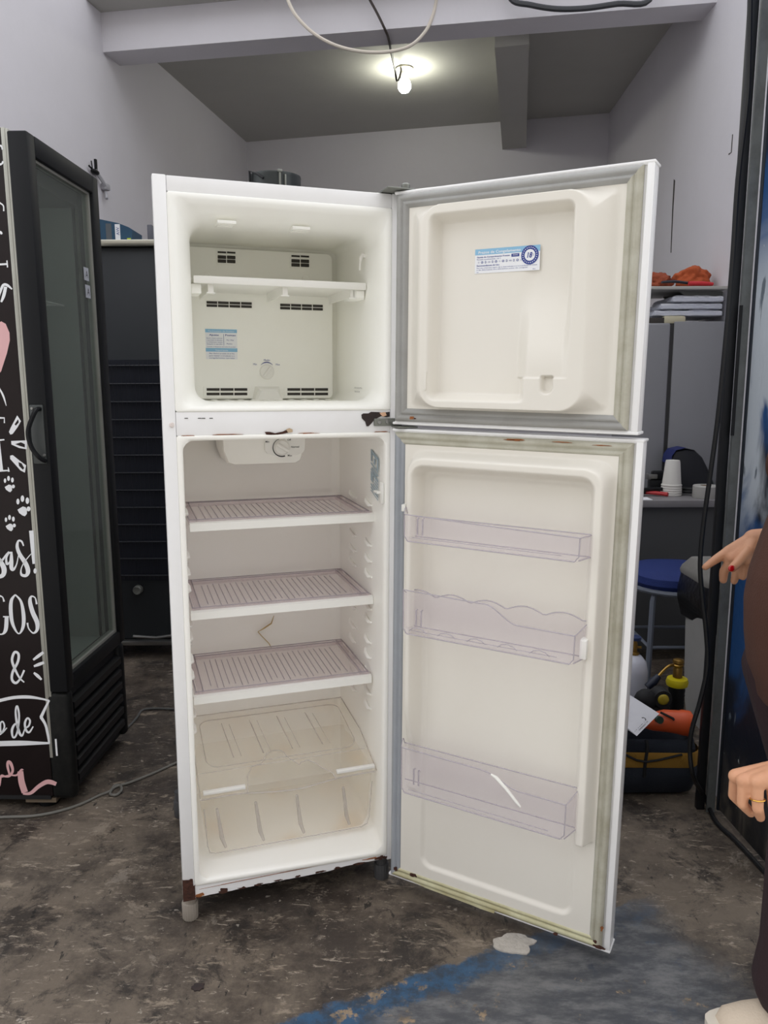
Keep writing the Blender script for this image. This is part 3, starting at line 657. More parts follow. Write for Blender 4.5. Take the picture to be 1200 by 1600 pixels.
def drawB(bm, rect, tx, o, ru, uu, nrm):
    w, h = sw_, sh_
    rect(0, w, h*.76, h, 1); tx('Prazos de Congelamento', w*.05, h*.81, h*.15, 0, w*.66, .02)
    tx('Gaveta do Compartimento Freezer', w*.03, h*.64, h*.085, 2, w*.52, .015); tx('Periodo recomendado -18 C', w*.03, h*.55, h*.07, 2, w*.38)
    rect(w*.57, w*.69, h*.60, h*.72, 2); tx('****', w*.59, h*.60, h*.13, 0, w*.08)
    tx('Recomendacoes de Uso', w*.03, h*.29, h*.085, 2, w*.36, .02)
    tx('Para uma conservacao segura, siga as datas indicadas e as recomendacoes do manual', w*.03, h*.20, h*.06, 2, w*.93)
    tx('e do fabricante dos alimentos antes de congelar', w*.03, h*.12, h*.06, 2, w*.8); tx('0705', w*.03, h*.03, h*.05, 2); tx('BR-01', w*.9, h*.04, h*.05, 2)
    for k in range(13):                               # row of food pictograms
        cx, cy = w*(.06+.055*k), h*.455; n = 6+k % 3
        pts = [o+ru*(cx+w*.019*math.cos(6.283*i/n+k)*(1 if k % 2 else .7))+uu*(cy+h*.05*math.sin(6.283*i/n+k)*(1 if k % 3 else .6))+nrm*.0012 for i in range(n)]
        bm.faces.new([bm.verts.new(p) for p in pts]).material_index = 2
        pts = [o+ru*(cx+w*.010*math.cos(6.283*i/n+k))+uu*(cy+h*.022*math.sin(6.283*i/n+k))+nrm*.0014 for i in range(n)]
        bm.faces.new([bm.verts.new(p) for p in pts]).material_index = 0
    c = o+ru*w*.85+uu*h*.62
    for r0, r1, mi, l in ((0, .0205, 2, .0011), (0, .0125, 0, .0013)):
        bm.faces.new([bm.verts.new(c+ru*r1*math.cos(6.283*i/32)+uu*r1*math.sin(6.283*i/32)+nrm*l) for i in range(32)]).material_index = mi
    tx('18', w*.85-.0085, h*.62-.0055, .016, 2, .0145, .03, .2, .0016); tx('C', w*.85+.0068, h*.62-.002, .006, 2, lift=.0016)
    for k in range(22):
        a = 6.283*k/22; p = c+ru*.0165*math.cos(a)+uu*.0165*math.sin(a); bm.faces.new([bm.verts.new(p+ru*.0009*x+uu*.0009*y+nrm*.0014) for x, y in ((-1, -1), (1, -1), (1, 1), (-1, 1))]).material_index = 0
label_card(ud, o, (1, 0, 0), (0, 0, 1), (0, -1, 0), sw_, sh_, LM, drawB, 'freezing_times_label')
bm = bmesh.new(); q = up(664, 595, PH); prism(bm, rrect(q[0]-.004, q[0]+.004, q[1]-.022, q[1]+.022, .0025), PH-.003, PH+.002, 'y'); obj('bracket_boss', bm, M_DLINER, ud)
for x, y, s, mm in ((643, 653, .006, M_RUST2), (648, 654, .003, M_RUST)):
    q = up(x, y, -.009); bm = bmesh.new(); prism(bm, blob(q[0], q[1], s, s*.6, 14, .4, x), -.0092, -.007, 'y'); obj('rust_spot', bm, mm, ud, smooth=False)
# lower door
ld, DI = door('fridge_door', -29.019, .615, .050, 1.3183, 'tall lower door swung open to the right with three clear bins')
skin(ld, .617, .0515, 1.3175)
def dp(px, py, v): q = pick(DI, px, py, 'y', v); return q.x, q.z
gasket(ld, .003, .598, .056, 1.312, (M_GASK3, M_GASK2, M_GASK2, M_GASK4), .036)
RH = -.048
def hf_l(u, w):
    # dam round the bin space: both sides and the top, ending above the plain foot panel
    outer = sdrr(u, w, .047, .566, .20, 1.270, .04); pl = sdrr(u, w, .066, .546, .15, 1.252, .045); inn = sdrr(u, w, .084, .523, .10, 1.228, .025)
    t = max(0, min(1, -outer/max(-outer+max(pl, 0), 1e-6))) if outer < 0 else 0
    h = RH*(1 if pl <= 0 else sst(0, 1, t))
    rec = sst(.010, -.012, inn); h *= (1-rec)
    h *= sst(.332, .348, w)                     # blunt lower end
    if u < .12: h *= sst(.40, .62, w)*.9+.1
    r2 = sdrr(u, w, .100, .517, .118, 1.21, .03); h += .007*sst(.006, -.008, r2)
    return h-.005
heightfield('door_liner', hf_l, .035, .568, .080, 1.282, 220, 420, M_DLINER, ld)
bm = bmesh.new(); q = dp(633, 792, -.02); bx(bm, .040, .052, -.034, -.008, q[1]-.010, q[1]+.008, bev=.002); obj('bin_stop', bm, M_WPL, ld)
for x, y, rx, ry, mm in ((806, 687.5, .022, .002, M_RUST2), (800, 687, .008, .0012, M_RUST), (880, 691, .02, .001, M_RUST2), (940, 696, .02, .001, M_RUST2), (618, 1358, .006, .006, M_RUST), (645, 1368, .012, .004, M_RUST), (868, 1460, .006, .003, M_RUST), (935, 1480, .014, .004, M_RUST), (940, 1452, .003, .006, M_RUST2), (930, 1472, .004, .003, M_RUST)):
    q = dp(x, y, -.009); bm = bmesh.new(); prism(bm, blob(q[0], q[1], rx, ry, 16, .4, x+y), -.0094, -.006, 'y'); obj('rust_spot', bm, mm, ld, smooth=False)
# torn strip of gasket hanging under the door
q0, q1 = dp(640, 1381, -.004), dp(772, 1424, -.004)
bm = bmesh.new(); prism(bm, [(q0[0], .060), (q1[0]+.003, .060), (q1[0], .0505), (q1[0]-.04, .0495), (q1[0]-.06, .051), (q0[0]+.05, .053)], -.006, -.003, 'y'); obj('torn_gasket_lip', bm, M_GASK3, ld, smooth=False)

def bin_(prof, zb, back, label, scallop=False, highlight_bar=None):
    """clear door bin: prof = front wall top edge as (u, z); back = height of rear wall"""
    f0, f1, b0, b1, vf, vb = .083, .516, .062, .531, -.100, -.036; th = .0025
    bm = bmesh.new()
    def fu(u): return f0+(f1-f0)*u
    top = [(fu(u), z) for u, z in prof]
    prism(bm, [(f0+.006, zb), (f1-.006, zb)]+[(u, z) for u, z in reversed(top)], vf, vf+th, 'y')
    prism(bm, [(f0+.004, vf), (f1-.004, vf), (b1, vb), (b0, vb)], zb, zb+th, 'z')
    bt = [(b0+(b1-b0)*k/60, zb+back+(.014*abs(math.sin(math.pi*5*k/60+.4)) if scallop else 0)) for k in range(61)]
    prism(bm, [(b0, zb), (b1, zb)]+bt[::-1], vb-th, vb, 'y')
    for (a, b, zt0, hump) in ((f0, b0, top[0][1], 1), (f1, b1, top[-1][1], 0)):
        P = [(a, vf), (b, vb)]; n = 8; vs = []
        for k in range(n+1):
            t = k/n; z = zt0+(zb+back-zt0)*t+(.020*math.sin(math.pi*min(1, t*1.25)) if hump and not scallop else 0)
            vs.append((Vector((a+(b-a)*t, vf+(vb-vf)*t, zb)), Vector((a+(b-a)*t, vf+(vb-vf)*t, z))))
        off = Vector((.0022 if hump else -.0022, 0, 0))
        for (p0, p1), (s0, s1) in zip(vs, vs[1:]):
            for o_ in (Vector(), off): bm.faces.new([bm.verts.new(x+o_) for x in (p0, s0, s1, p1)])
        tube(bm, [s[1] for s in vs], .0014, 6, mi=1)
    tube(bm, [(u, vf+.001, z) for u, z in top], .0016, 6, mi=1)
    tube(bm, [(u, vb-.001, z) for u, z in bt], .0016, 6, mi=1)
    tube(bm, [(f0, vf+.001, top[0][1]), (f0+.001, vf+.001, zb+.012), (f0+.010, vf+.001, zb), (f1-.010, vf+.001, zb), (f1-.001, vf+.001, zb+.012), (f1, vf+.001, top[-1][1])], .0017, 6, mi=1)
    tube(bm, [(b0, vb, zb), (b1, vb, zb)], .0014, 6, mi=1); tube(bm, [(f1, vf, zb+.004), (b1, vb, zb+.002)], .0014, 6, mi=1); tube(bm, [(b1, vb, zb), (b1, vb, zb+back)], .0014, 6, mi=1)
    tube(bm, [(f0+.02, vf+.004, zb+.010), (f1-.04, vf+.004, zb+.010)], .001, 5, mi=1)
    for a in (f0+.022, f0+.036): tube(bm, [(a, vf+.03, zb+.012), (a, vf+.03, zb+min(.055, back)), (a+.004, vf+.03, zb+min(.058, back+.003))], .0022, 6, mi=1)
    if scallop:
        for k in range(5):
            c = .125+.078*k; tube(bm, [(c-.024, vf-.001, zb+.010), (c-.014, vf-.0015, zb+.018), (c, vf-.002, zb+.021), (c+.014, vf-.0015, zb+.018), (c+.024, vf-.001, zb+.010)], .0012, 5, mi=1)
        bx(bm, b1-.012, b1+.004, vb-.03, vb-.002, zb+.004, zb+.05, bev=.002, mi=2)
    if highlight_bar: tube(bm, [(fu(u), vf-.001, z) for u, z in highlight_bar], [.002, .0045, .0045, .004, .002], 8, mi=2)  # white tube along the stepped front stands in for a highlight
    bx(bm, b1-.002, b1+.006, vb-.012, vb-.002, zb+.014, zb+.044, bev=.001, mi=2)
    return obj('door_bin', bm, [M_CLEAR, M_CLEARE, M_WPL], ld, label=label, recalc=False, angle=30)
def sc(u0, u1, za, zb_, n=10): return [(u0+(u1-u0)*k/n, za+(zb_-za)*sst(0, 1, k/n)) for k in range(n+1)]
bin_([(0, 1.120), (.5, 1.113), (1, 1.108)], 1.0535, .052, 'shallow top door bin')
bin_([(0, .929), (.48, .925)]+sc(.50, .69, .925, .886)+[(1, .884)], .816, .085, 'bottle bin with a stepped front and scalloped back', True)
bin_([(0, .507), (.50, .504)]+sc(.52, .74, .503, .473)+[(1, .472)], .382, .105, 'lowest door bin with a stepped front', False, [(.57, .500), (.60, .495), (.66, .474), (.72, .448), (.75, .436)])

# can on top of the refrigerator
bm = bmesh.new()
lathe(bm, [(.115, 0), (.118, .004), (.114, .044), (.106, .052), (.072, .056), (.07, .058)], 32, mi=1)
lathe(bm, [(.072, .056), (.0725, .100), (.0735, .104), (.0725, .108), (.066, .108), (.064, .08)], 32)
cl = FM @ Vector((.356, .40, TOP+.001))
can = thing('motor_can', 'dark round sheet-metal can with a clip on top of the refrigerator', 'can', cl, FROT)
obj('can_body', bm, [mat('dark_sheet', (62, 66, 66), .4, metal=.5), mat('dull_base', (70, 70, 66), .7)], can)
bm = bmesh.new()
bx(bm, -.004, .002, -.076, -.070, .056, .106); bx(bm, .012, .017, -.075, -.069, .056, .100, bev=.001); bx(bm, -.008, .006, -.078, -.066, .104, .112, bev=.002); obj('can_clip', bm, M_GREYM, can)
bm = bmesh.new(); tube(bm, [(-.074, -.02, .057), (-.076, -.022, .112), (-.060, -.045, .102), (-.045, -.06, .088)], .0035, 6); obj('can_lever', bm, M_BLACKM, can)

# ------------------------------------------------------------------ DISPLAY COOLER at the left
CL = (-1.110, 2.440, 0); CY = -1.198
co = thing('display_cooler', 'black glass-door display cooler with white and pink lettering on its side', 'cooler', CL, (0, 0, R(CY)))
CM = mtx(CL, (0, 0, R(CY))); CI = CM.inverted()
CW = .531; CD = .66; CT = 2.185; CB = .048
M_VINYL = mat('dark_vinyl_wrap', (28, 20, 21), .4, var=(5, .5, (38, 29, 31)), spec=.3)
M_ALU = mat('dull_aluminium', (178, 178, 170), .4, metal=.4, var=(8, .4, (150, 148, 138)))
M_CIN = mat('cooler_inside', (176, 182, 178), .5, var=(3, .3, (150, 156, 152)))
# body: side, back, top, floor panels around an open front
bm = bmesh.new(); bx(bm, -CD, -.022, 0, .03, CB, CT, bev=.002); obj('side_panel', bm, M_VINYL, co)
bm = bmesh.new(); bx(bm, -CD, -.022, CW-.03, CW, CB, CT, bev=.002); obj('side_panel', bm, M_VINYL, co)
bm = bmesh.new(); bx(bm, -CD, -CD+.03, .03, CW-.03, CB, CT); obj('back_panel', bm, M_CIN, co, smooth=False)
bm = bmesh.new(); bx(bm, -CD+.03, -.002, .03, CW-.03, CT-.12, CT-.01); obj('top_panel', bm, M_BLACKM, co, smooth=False)
bm = bmesh.new(); bx(bm, -CD+.03, -.01, .03, CW-.03, .42, .45); obj('inner_floor', bm, M_CIN, co, smooth=False)
bm = bmesh.new(); bx(bm, -CD+.03, -.03, .03, .034, .43, CT-.12); bx(bm, -CD+.03, -.03, CW-.034, CW-.03, .43, CT-.12); obj('inner_lining', bm, M_CIN, co, smooth=False)
bm = bmesh.new()
for y0 in (0, CW-.024): bx(bm, -.022, -.010, y0, y0+.024, CB+.14, CT, bev=.001); bx(bm, -.010, -.002, y0+.001, y0+.023, CB+.14, CT-.003, bev=.001)
obj('edge_trim', bm, M_ALU, co)
bm = bmesh.new()
for y0 in (.06, CW-.075):
    bx(bm, -CD+.03, -CD+.036, y0, y0+.016, .45, CT-.13)
    for k in range(60): bx(bm, -CD+.036, -CD+.0375, y0+.005, y0+.011, .48+.026*k, .49+.026*k, mi=1)
obj('shelf_rail', bm, [M_CIN, M_DARK], co, smooth=False)
bm = bmesh.new()
for k in range(15): tube(bm, [(-.60, .045+.033*k, 1.72), (-.08, .045+.033*k, 1.72)], .002, 5)
tube(bm, [(-.08, .036, 1.72), (-.08, CW-.036, 1.72)], .0035, 6); tube(bm, [(-.6, .036, 1.72), (-.6, CW-.036, 1.72)], .0035, 6); obj('wire_shelf', bm, M_WPL, co)
# door
dt = thing('cooler_door', None, None); dt.parent = co; dt['label'] = 'black framed glass door'
DB, DT = .425, 2.173; t0, t1 = 0.0, .060
M_FRAME = mat('black_door_frame', (14, 16, 20), .5, var=(4, .3, (20, 22, 25)), spec=.25)
bm = bmesh.new(); bx(bm, t0, t1, -.012, .042, DB, DT, bev=.006); bx(bm, t0, t1, CW-.05, CW+.004, DB, DT, bev=.006)
bx(bm, t0, t1, .04, CW-.048, DT-.062, DT, bev=.005); bx(bm, t0, t1, .04, CW-.048, DB, DB+.05, bev=.005); obj('door_frame', bm, M_FRAME, dt)
bm = bmesh.new(); bx(bm, .036, .040, .04, CW-.048, DB+.045, DT-.058); obj('door_glass', bm, M_GLASS, dt, smooth=False)
bm = bmesh.new()
for a, b, c, d in ((.041, .048, DB+.05, DT-.062), (CW-.064, CW-.05, DB+.05, DT-.062)): bx(bm, .022, .046, a, b, c, d)
bx(bm, .022, .046, .048, CW-.064, DB+.05, DB+.060); bx(bm, .022, .046, .048, CW-.064, DT-.070, DT-.062); obj('glass_bead', bm, M_ALU, dt, smooth=False)
# handle on the near stile
h0, h1 = pick(CI, 72, 632, 'y', -.012), pick(CI, 82, 725, 'y', -.012)
bm = bmesh.new(); bx(bm, .006, .05, -.016, -.011, h1.z, h0.z, bev=.004); obj('handle_plate', bm, mat('handle_grey', (62, 66, 66), .5), dt)
bm = bmesh.new(); zc = (h0.z+h1.z)/2; hh = (h0.z-h1.z)/2
tube(bm, [(.040, -.016, zc+hh*.85), (.036, -.036, zc+hh*.8), (.016, -.044, zc+hh*.3), (.012, -.046, zc-hh*.05), (.020, -.044, zc-hh*.45), (.036, -.036, zc-hh*.75), (.046, -.016, zc-hh*.9)], .007, 8, smooth=4); obj('door_handle', bm, M_BLACK, dt)
bm = bmesh.new()
for z, x in ((h0.z-.012, .016), (h1.z+.015, .03), (h1.z+.028, .044)): lathe(bm, [(.001, -.0035), (.004, -.003), (.005, 0)], 12, (x, -.016, z), axis='y')
obj('handle_screw', bm, M_STEEL, dt)
# energy stickers on the glass
for y, z in ((.40, 1.80), (.405, 1.74)):
    bm = bmesh.new(); bx(bm, .0402, .0408, y, y+.042, z, z+.045); text(bm, 'A', (.0412, y+.012, z+.01), (0, 1, 0), (0, 0, 1), .035, 1); obj('glass_sticker', bm, [mat('sticker_grey', (176, 178, 186), .6), M_PRINTK], dt, smooth=False)
# base
bm = bmesh.new(); bx(bm, -.03, .056, 0, .045, .035, .42, bev=.018, seg=3); obj('base_corner', bm, mat('worn_black', (14, 15, 16), .5, var=(30, .2, (60, 62, 56)), spec=.25), co)
bm = bmesh.new(); bx(bm, -.03, .056, CW-.045, CW, .035, .42, bev=.018, seg=3); obj('base_corner', bm, M_BLACK, co)
bm = bmesh.new(); bx(bm, -.03, .03, .04, CW-.04, CB-.01, .41); obj('base_panel', bm, M_BLACKM, co, smooth=False)
for k in range(6):
    bm = bmesh.new(); z = .085+.052*k; prism(bm, [(.03, z), (.056, z-.004), (.056, z+.02), (.03, z+.036)], .044, CW-.044, 'y') if 0 else rings(bm, [[(.028, y, z), (.055, y, z-.002), (.055, y, z+.022), (.028, y, z+.034)] for y in (.044, CW-.044)], True, True)
    obj('base_louvre', bm, M_BLACK, co, smooth=False)
bm = bmesh.new(); bx(bm, -CD, -.03, 0, CW, CB-.012, CB+.004); obj('base_plate', bm, M_BLACKM, co, smooth=False)
for x, y in ((-.06, .05), (-.06, CW-.05), (-CD+.07, .05), (-CD+.07, CW-.05)):
    bm = bmesh.new(); bx(bm, x-.06, x+.045, y-.045, y+.03, CB-.026, CB-.010); lathe(bm, [(.034, 0), (.036, .004), (.036, .018), (.02, .022), (.018, CB-.024)], 16, (x, y, 0), mi=1); obj('base_foot', bm, [mat('wood_block', (106, 92, 76), .8), M_BLACK], co)
bm = bmesh.new(); q = pick(CI, 88, 1168, 'y', -.0015); bx(bm, q.x-.003, q.x+.003, -.002, .001, q.z-.03, q.z+.03); obj('bare_edge', bm, M_PRINTW, co, smooth=False)
# lettering on the side panel, cut by the frame of the photograph at the left
def cpt(x, y, lift=.0007): q = pick(CI, x, y, 'y', 0); return Vector((q.x, -lift, q.z))
def strokes(name, sts, m, lift=.0007):
    bm = bmesh.new()
    for n_, st in enumerate(sts):
        pts = [Vector((p[0], p[1], p[2])) for p in st]; pts = spline(pts, 5); vv = []
        for i, p in enumerate(pts):
            t = pts[min(i+1, len(pts)-1)]-pts[max(i-1, 0)]; t = Vector((t.x, t.y)).normalized(); nrm = Vector((-t.y, t.x))*p.z*.5
            l = lift+.00004*n_; vv.append((bm.verts.new(cpt(p.x+nrm.x, p.y+nrm.y, l)), bm.verts.new(cpt(p.x-nrm.x, p.y-nrm.y, l))))
        for (a, b), (c, d) in zip(vv, vv[1:]):
            try: bm.faces.new([a, b, d, c])
            except ValueError: pass
    return obj(name, bm, m, co, smooth=False, recalc=False)
def polyfill(bm, pts, mi=0, lift=.0007): bm.faces.new([bm.verts.new(cpt(x, y, lift)) for x, y in pts]).material_index = mi
WL = [  # "sas!"
    [(-22, 888, 5), (-10, 872, 5), (2, 876, 4), (10, 866, 2), (14, 862, 2)],
    [(-14, 858, 4), (-3, 872, 6), (6, 887, 8), (5, 898, 7), (-4, 901, 5), (-16, 896, 3)],
    [(19, 864, 3), (14, 864, 3), (10, 872, 3), (11, 881, 4), (15, 878, 2), (19, 866, 2)], [(18, 862, 3), (18, 876, 6), (18, 887, 6), (21, 890, 4), (26, 882, 2), (29, 868, 1.5), (31, 866, 1.5)],
    [(37, 853, 2), (34, 846, 3), (29, 845, 3), (27, 854, 5), (31, 866, 6), (40, 880, 7), (44, 892, 7), (41, 899, 5), (34, 898, 4), (33, 890, 2), (37, 880, 1.5), (43, 872, 1.5), (49, 865, 1)],
    [(49, 829, 7), (51, 855, 6), (53, 881, 4)],
    # "GOS"
    [(6.5, 940, 3), (3, 932, 2), (-8, 934, 6), (-14, 960, 7), (-10, 985, 5), (2, 991, 2), (9, 984, 6), (10.5, 964, 6)], [(5, 963.5, 2), (14, 963.5, 2)],
    [(24, 929, 2), (18, 938, 5), (17, 955, 6), (20, 975, 5), (29, 990, 2), (36, 980, 5), (37, 962, 6), (33, 940, 4), (24, 929, 2)],
    [(57.5, 944, 3), (55, 934, 2), (49, 932, 3), (47, 940, 6), (51, 956, 7), (58, 972, 7), (58, 984, 5), (52, 989, 2.5), (45, 982, 2), (43, 973, 3)],
    # ampersand and rays
    [(38, 1066, 2), (30, 1058, 3), (22, 1042, 4), (19, 1030, 4), (23, 1019, 4), (29, 1022, 4), (28, 1034, 4), (20, 1050, 4), (19, 1062, 4), (25, 1067, 4), (32, 1060, 3), (38, 1047, 3)],
    [(52, 1031, 3), (60, 1025, 5), (68, 1019, 4)], [(53, 1041, 3), (61, 1038, 5), (69, 1035, 4)], [(53, 1051, 3), (59, 1056, 5), (65, 1062, 3)],
    # ribbon
    [(-6, 1096, 5), (20, 1090, 5), (45, 1089, 5), (66, 1092, 3), (77, 1095, 3)], [(77, 1094, 3), (70, 1108, 4), (64, 1121, 5)], [(64, 1120, 5), (71, 1132, 4), (75, 1148, 4), (77, 1161, 3)], [(-6, 1162, 8), (30, 1161, 8), (60, 1161, 5), (78, 1161, 3)],
    # "o de"
    [(-4, 1148, 3), (2, 1146, 2.5), (7, 1136, 2.5), (5, 1128, 2.5), (1, 1130, 2.5), (2, 1145, 3), (11, 1137, 1.5)],
    [(29, 1136, 3), (24, 1131, 3), (19, 1140, 4), (20, 1151, 3), (24, 1151, 3), (28, 1140, 3), (30, 1118, 3), (27, 1103, 3), (24.5, 1112, 3), (27, 1132, 4), (31, 1146, 4), (35, 1149, 3), (39, 1138, 1.5)],
    [(39, 1138, 2), (45, 1134, 3), (47, 1126, 3), (43, 1122, 3), (39, 1130, 3.5), (41, 1141, 3.5), (46, 1144, 3), (52, 1135, 2)],
    # upper fragments
    [(-4, 229, 3), (2, 228, 3), (4, 234, 2)], [(-4, 258, 4), (3, 256, 3), (5, 252, 3)], [(-4, 315, 3), (5, 321, 2), (6, 330, 2)], [(-4, 364, 4), (1, 363, 4), (3, 366, 3)], [(-4, 413.5, 3), (12, 412.5, 3)], [(11, 407, 2), (12, 418, 2)],
    [(-4, 470, 3), (2, 452, 4), (6, 445, 4), (12, 446, 4), (19, 452, 2)], [(9, 448, 5), (6, 462, 5), (2, 472, 3)],
    [(-3, 603, 1.5), (5, 618, 3), (10, 634, 1)], [(-4, 653, 3), (7, 653, 2)], [(7, 652, 1), (7, 661, 2)], [(-4, 688, 3), (7, 687, 2)], [(-2, 690, 4), (2, 735, 6)], [(-4, 736, 3), (14, 735, 2)], [(13, 730, 1), (14, 737, 3)]]
for i0, i1, nm in ((0, 1, 'letter_s'), (1, 2, 'letter_s'), (2, 4, 'letter_a'), (4, 5, 'letter_s'), (5, 6, 'exclamation_mark'), (6, 8, 'letter_g'), (8, 9, 'letter_o'), (9, 10, 'letter_s'), (10, 11, 'ampersand'), (11, 12, 'ray_mark'), (12, 13, 'ray_mark'), (13, 14, 'ray_mark'), (14, 18, 'ribbon_outline'), (18, 19, 'letter_o'), (19, 20, 'letter_d'), (20, 21, 'letter_e'), (21, 22, 'letter_stroke'), (22, 23, 'letter_stroke'), (23, 24, 'letter_stroke'), (24, 25, 'letter_stroke'), (25, 27, 'letter_i'), (27, 29, 'letter_n'), (29, 30, 'letter_stroke'), (30, 32, 'letter_t'), (32, 36, 'letter_l')):
    strokes(nm, WL[i0:i1], M_PRINTW)
def flat(name, polys, mats):
    bm = bmesh.new()
    for pts, mi, l in polys: polyfill(bm, pts, mi, l)
    obj(name, bm, mats, co, smooth=False, recalc=False)
flat('exclamation_dot', [([(p[0], p[1]) for p in blob(55, 892, 2.6, 4, 14, .05, 1)], 0, .0007)], M_PRINTW)
for (cx, cy, s) in ((14.5, 756, 1.0), (36.5, 790, 1.28), (16, 817, 1.0)):     # paw prints
    pp = [([(cx+dx*s+rx*s*math.cos(6.283*k/14), cy+dy*s+ry*s*math.sin(6.283*k/14)) for k in range(14)], 0, .0007) for dx, dy, rx, ry in ((-6.5, -5, 1.9, 3.6), (-1, -8.5, 2.2, 4), (5, -6, 2.2, 4), (6.5, 4, 2.4, 3))]
    flat('paw_print', pp+[([(cx+x*s, cy+y*s) for x, y in ((-7, 5), (-4, 3), (-.5, 1), (3, 2), (4.5, 5), (4.5, 10), (2, 13), (-1, 12), (-5, 9))], 0, .0007)], M_PRINTW)
for o_, i_ in ((((27, 649), (33, 658), (28, 667), (20, 678), (16.5, 679), (14, 675), (17, 668)), ((28.5, 655), (29.5, 660), (25, 665), (23, 663))), (((17.5, 689), (42.5, 688), (42, 702), (30, 700), (18, 694.5)), ((33, 691), (39, 694), (39, 699), (32, 697), (24, 694))), (((16, 712), (20, 711), (30, 719), (41, 727), (39, 738.5), (32, 735), (25, 727), (16, 717)), ((29, 722), (34, 724), (38, 731), (36, 734), (30, 728)))):
    flat('petal_mark', [(o_, 0, .0007), (i_, 1, .0011)], [M_PRINTW, M_VINYL])
bm = bmesh.new(); polyfill(bm, [(-14, 520), (-6, 508), (2, 502), (9, 506), (15, 520), (15.5, 532), (11, 552), (2, 580), (-6, 590), (-14, 590)])
obj('heart', bm, M_PRINTP, co, smooth=False, recalc=False)
strokes('pink_lettering', [[(-6, 1236, 4), (-1, 1226, 4), (2, 1212, 3), (8, 1213, 3), (15, 1212, 4), (20, 1204, 4), (17, 1193, 5), (13, 1190, 4), (12, 1197, 4), (15, 1210, 3)], [(3, 1214, 2), (15, 1211, 2), (26, 1211, 3), (33, 1203, 3), (35, 1204, 6)], [(32, 1205, 9), (34, 1222, 10), (39, 1238, 10)], [(36, 1240, 3), (48, 1239, 5), (60, 1229, 6), (72, 1222, 7), (80, 1222, 7), (88, 1225, 6)]], M_PRINTP)

# ------------------------------------------------------------------ black cabinet seen from the back, with condenser coil
BCx0, BCx1, BCy = -1.72, -.98, 3.92
bc = thing('black_cooler', 'black cooler with a wire condenser grid, standing behind the display cooler', 'cooler', (BCx0, BCy, 0))
def q_(px, py): return at(px, py, 'y', BCy)
bt_ = q_(200, 384).z; w_ = BCx1-BCx0
bm = bmesh.new(); bx(bm, 0, w_, .03, .58, .10, bt_-.004, bev=.004); obj('cooler_body', bm, mat('dark_sheet_blue', (38, 42, 46), .55, var=(3, .3, (48, 52, 56))), bc)
bm = bmesh.new(); bx(bm, -.005, w_+.005, .0, .585, bt_, bt_+.03, bev=.003); obj('steel_top', bm, mat('polished_edge', (186, 184, 172), .25, metal=.8), bc)
bm = bmesh.new(); zt = q_(200, 562).z; bx(bm, w_-.10, w_, .0, .03, .1, bt_-.004); bx(bm, 0, .03, .0, .03, .1, bt_-.004); obj('cooler_frame', bm, M_BLACKM, bc, smooth=False)
zb_ = .42; nrow = 13
M_COIL = mat('condenser_black', (16, 20, 30), .5)
bm = bmesh.new(); bx(bm, .03, w_-.10, .022, .031, zb_, zt); obj('coil_plate', bm, mat('condenser_navy', (18, 22, 34), .5, var=(6, .4, (26, 32, 46))), bc, smooth=False)
for k in range(nrow):
    bm = bmesh.new(); z = zb_+.03+(zt-zb_-.06)*k/(nrow-1); tube(bm, [(.05, .008, z), (w_-.12, .008, z)], .006, 6); obj('condenser_tube', bm, M_COIL, bc)
bm = bmesh.new()
for k in range(26): tube(bm, [(.05+(w_-.18)*k/25, .000, zb_+.01), (.05+(w_-.18)*k/25, .000, zt-.01)], .0012, 4)
obj('condenser_wires', bm, M_COIL, bc)
bm = bmesh.new(); bx(bm, .02, w_-.02, .05, .56, .08, .36); obj('compressor_bay', bm, mat('bay_black', (10, 11, 13), .8), bc, smooth=False)
bm = bmesh.new(); bx(bm, 0, w_, -.01, .03, .075, .098, bev=.003); tube(bm, [(.40, -.02, .13), (.52, -.03, .125), (.62, -.02, .135), (.72, -.015, .13)], .008, 6); obj('base_rail', bm, M_STEEL, bc)
q = q_(215, 922); bm = bmesh.new(); lathe(bm, [(.012, -.012), (.020, -.014), (.024, -.008), (.024, .02)], 16, (q.x-BCx0, 0, q.z), axis='y'); obj('pipe_stub', bm, M_GREYM, bc)
bm = bmesh.new()
for x in (.06, w_-.06):
    for y in (.06, .52): lathe(bm, [(.02, 0), (.022, .005), (.018, .03), (.012, .1)], 12, (x, y, 0))
obj('cooler_leg', bm, M_BLACK, bc)
# blue carton and thin grey plate on its steel top
a, b = q_(160, 378), q_(200, 378); zt_ = bt_+.0305; hL, hR = at(160, 338, 'y', BCy).z, at(199, 351, 'y', BCy).z
bxo = thing('blue_carton', 'blue printed carton bag on top of the black cooler', 'carton', (a.x, BCy+.06, zt_))
ww = b.x-a.x; bm = bmesh.new(); rings(bm, [[(-.08, y, 0), (ww, y, 0), (ww+.004, y, hR-zt_-.01), (ww-.012, y, hR-zt_), (ww*.5, y, (hL+hR)/2-zt_), (-.08, y, hL-zt_+.01)] for y in (0, .16)], True, True)
obj('carton_body', bm, mat('blue_card', (30, 70, 98), .4, var=(12, .4, (44, 88, 112))), bxo, angle=30)
bm = bmesh.new(); bx(bm, ww*.36, ww*.56, -.001, .0, .005, .082); text(bm, 'AW', (ww*.53, -.0015, .03), (0, 0, 1), (-1, 0, 0), .022, 1); bx(bm, ww*.0, ww*.22, -.001, 0, 0, .085, mi=2); bx(bm, ww*.82, ww*.97, -.001, 0, 0, .016, mi=3); obj('carton_print', bm, [M_PRINTW, M_PRINTB, mat('carton_grey', (84, 90, 96), .5), mat('carton_lime', (190, 210, 60), .5)], bxo, smooth=False)
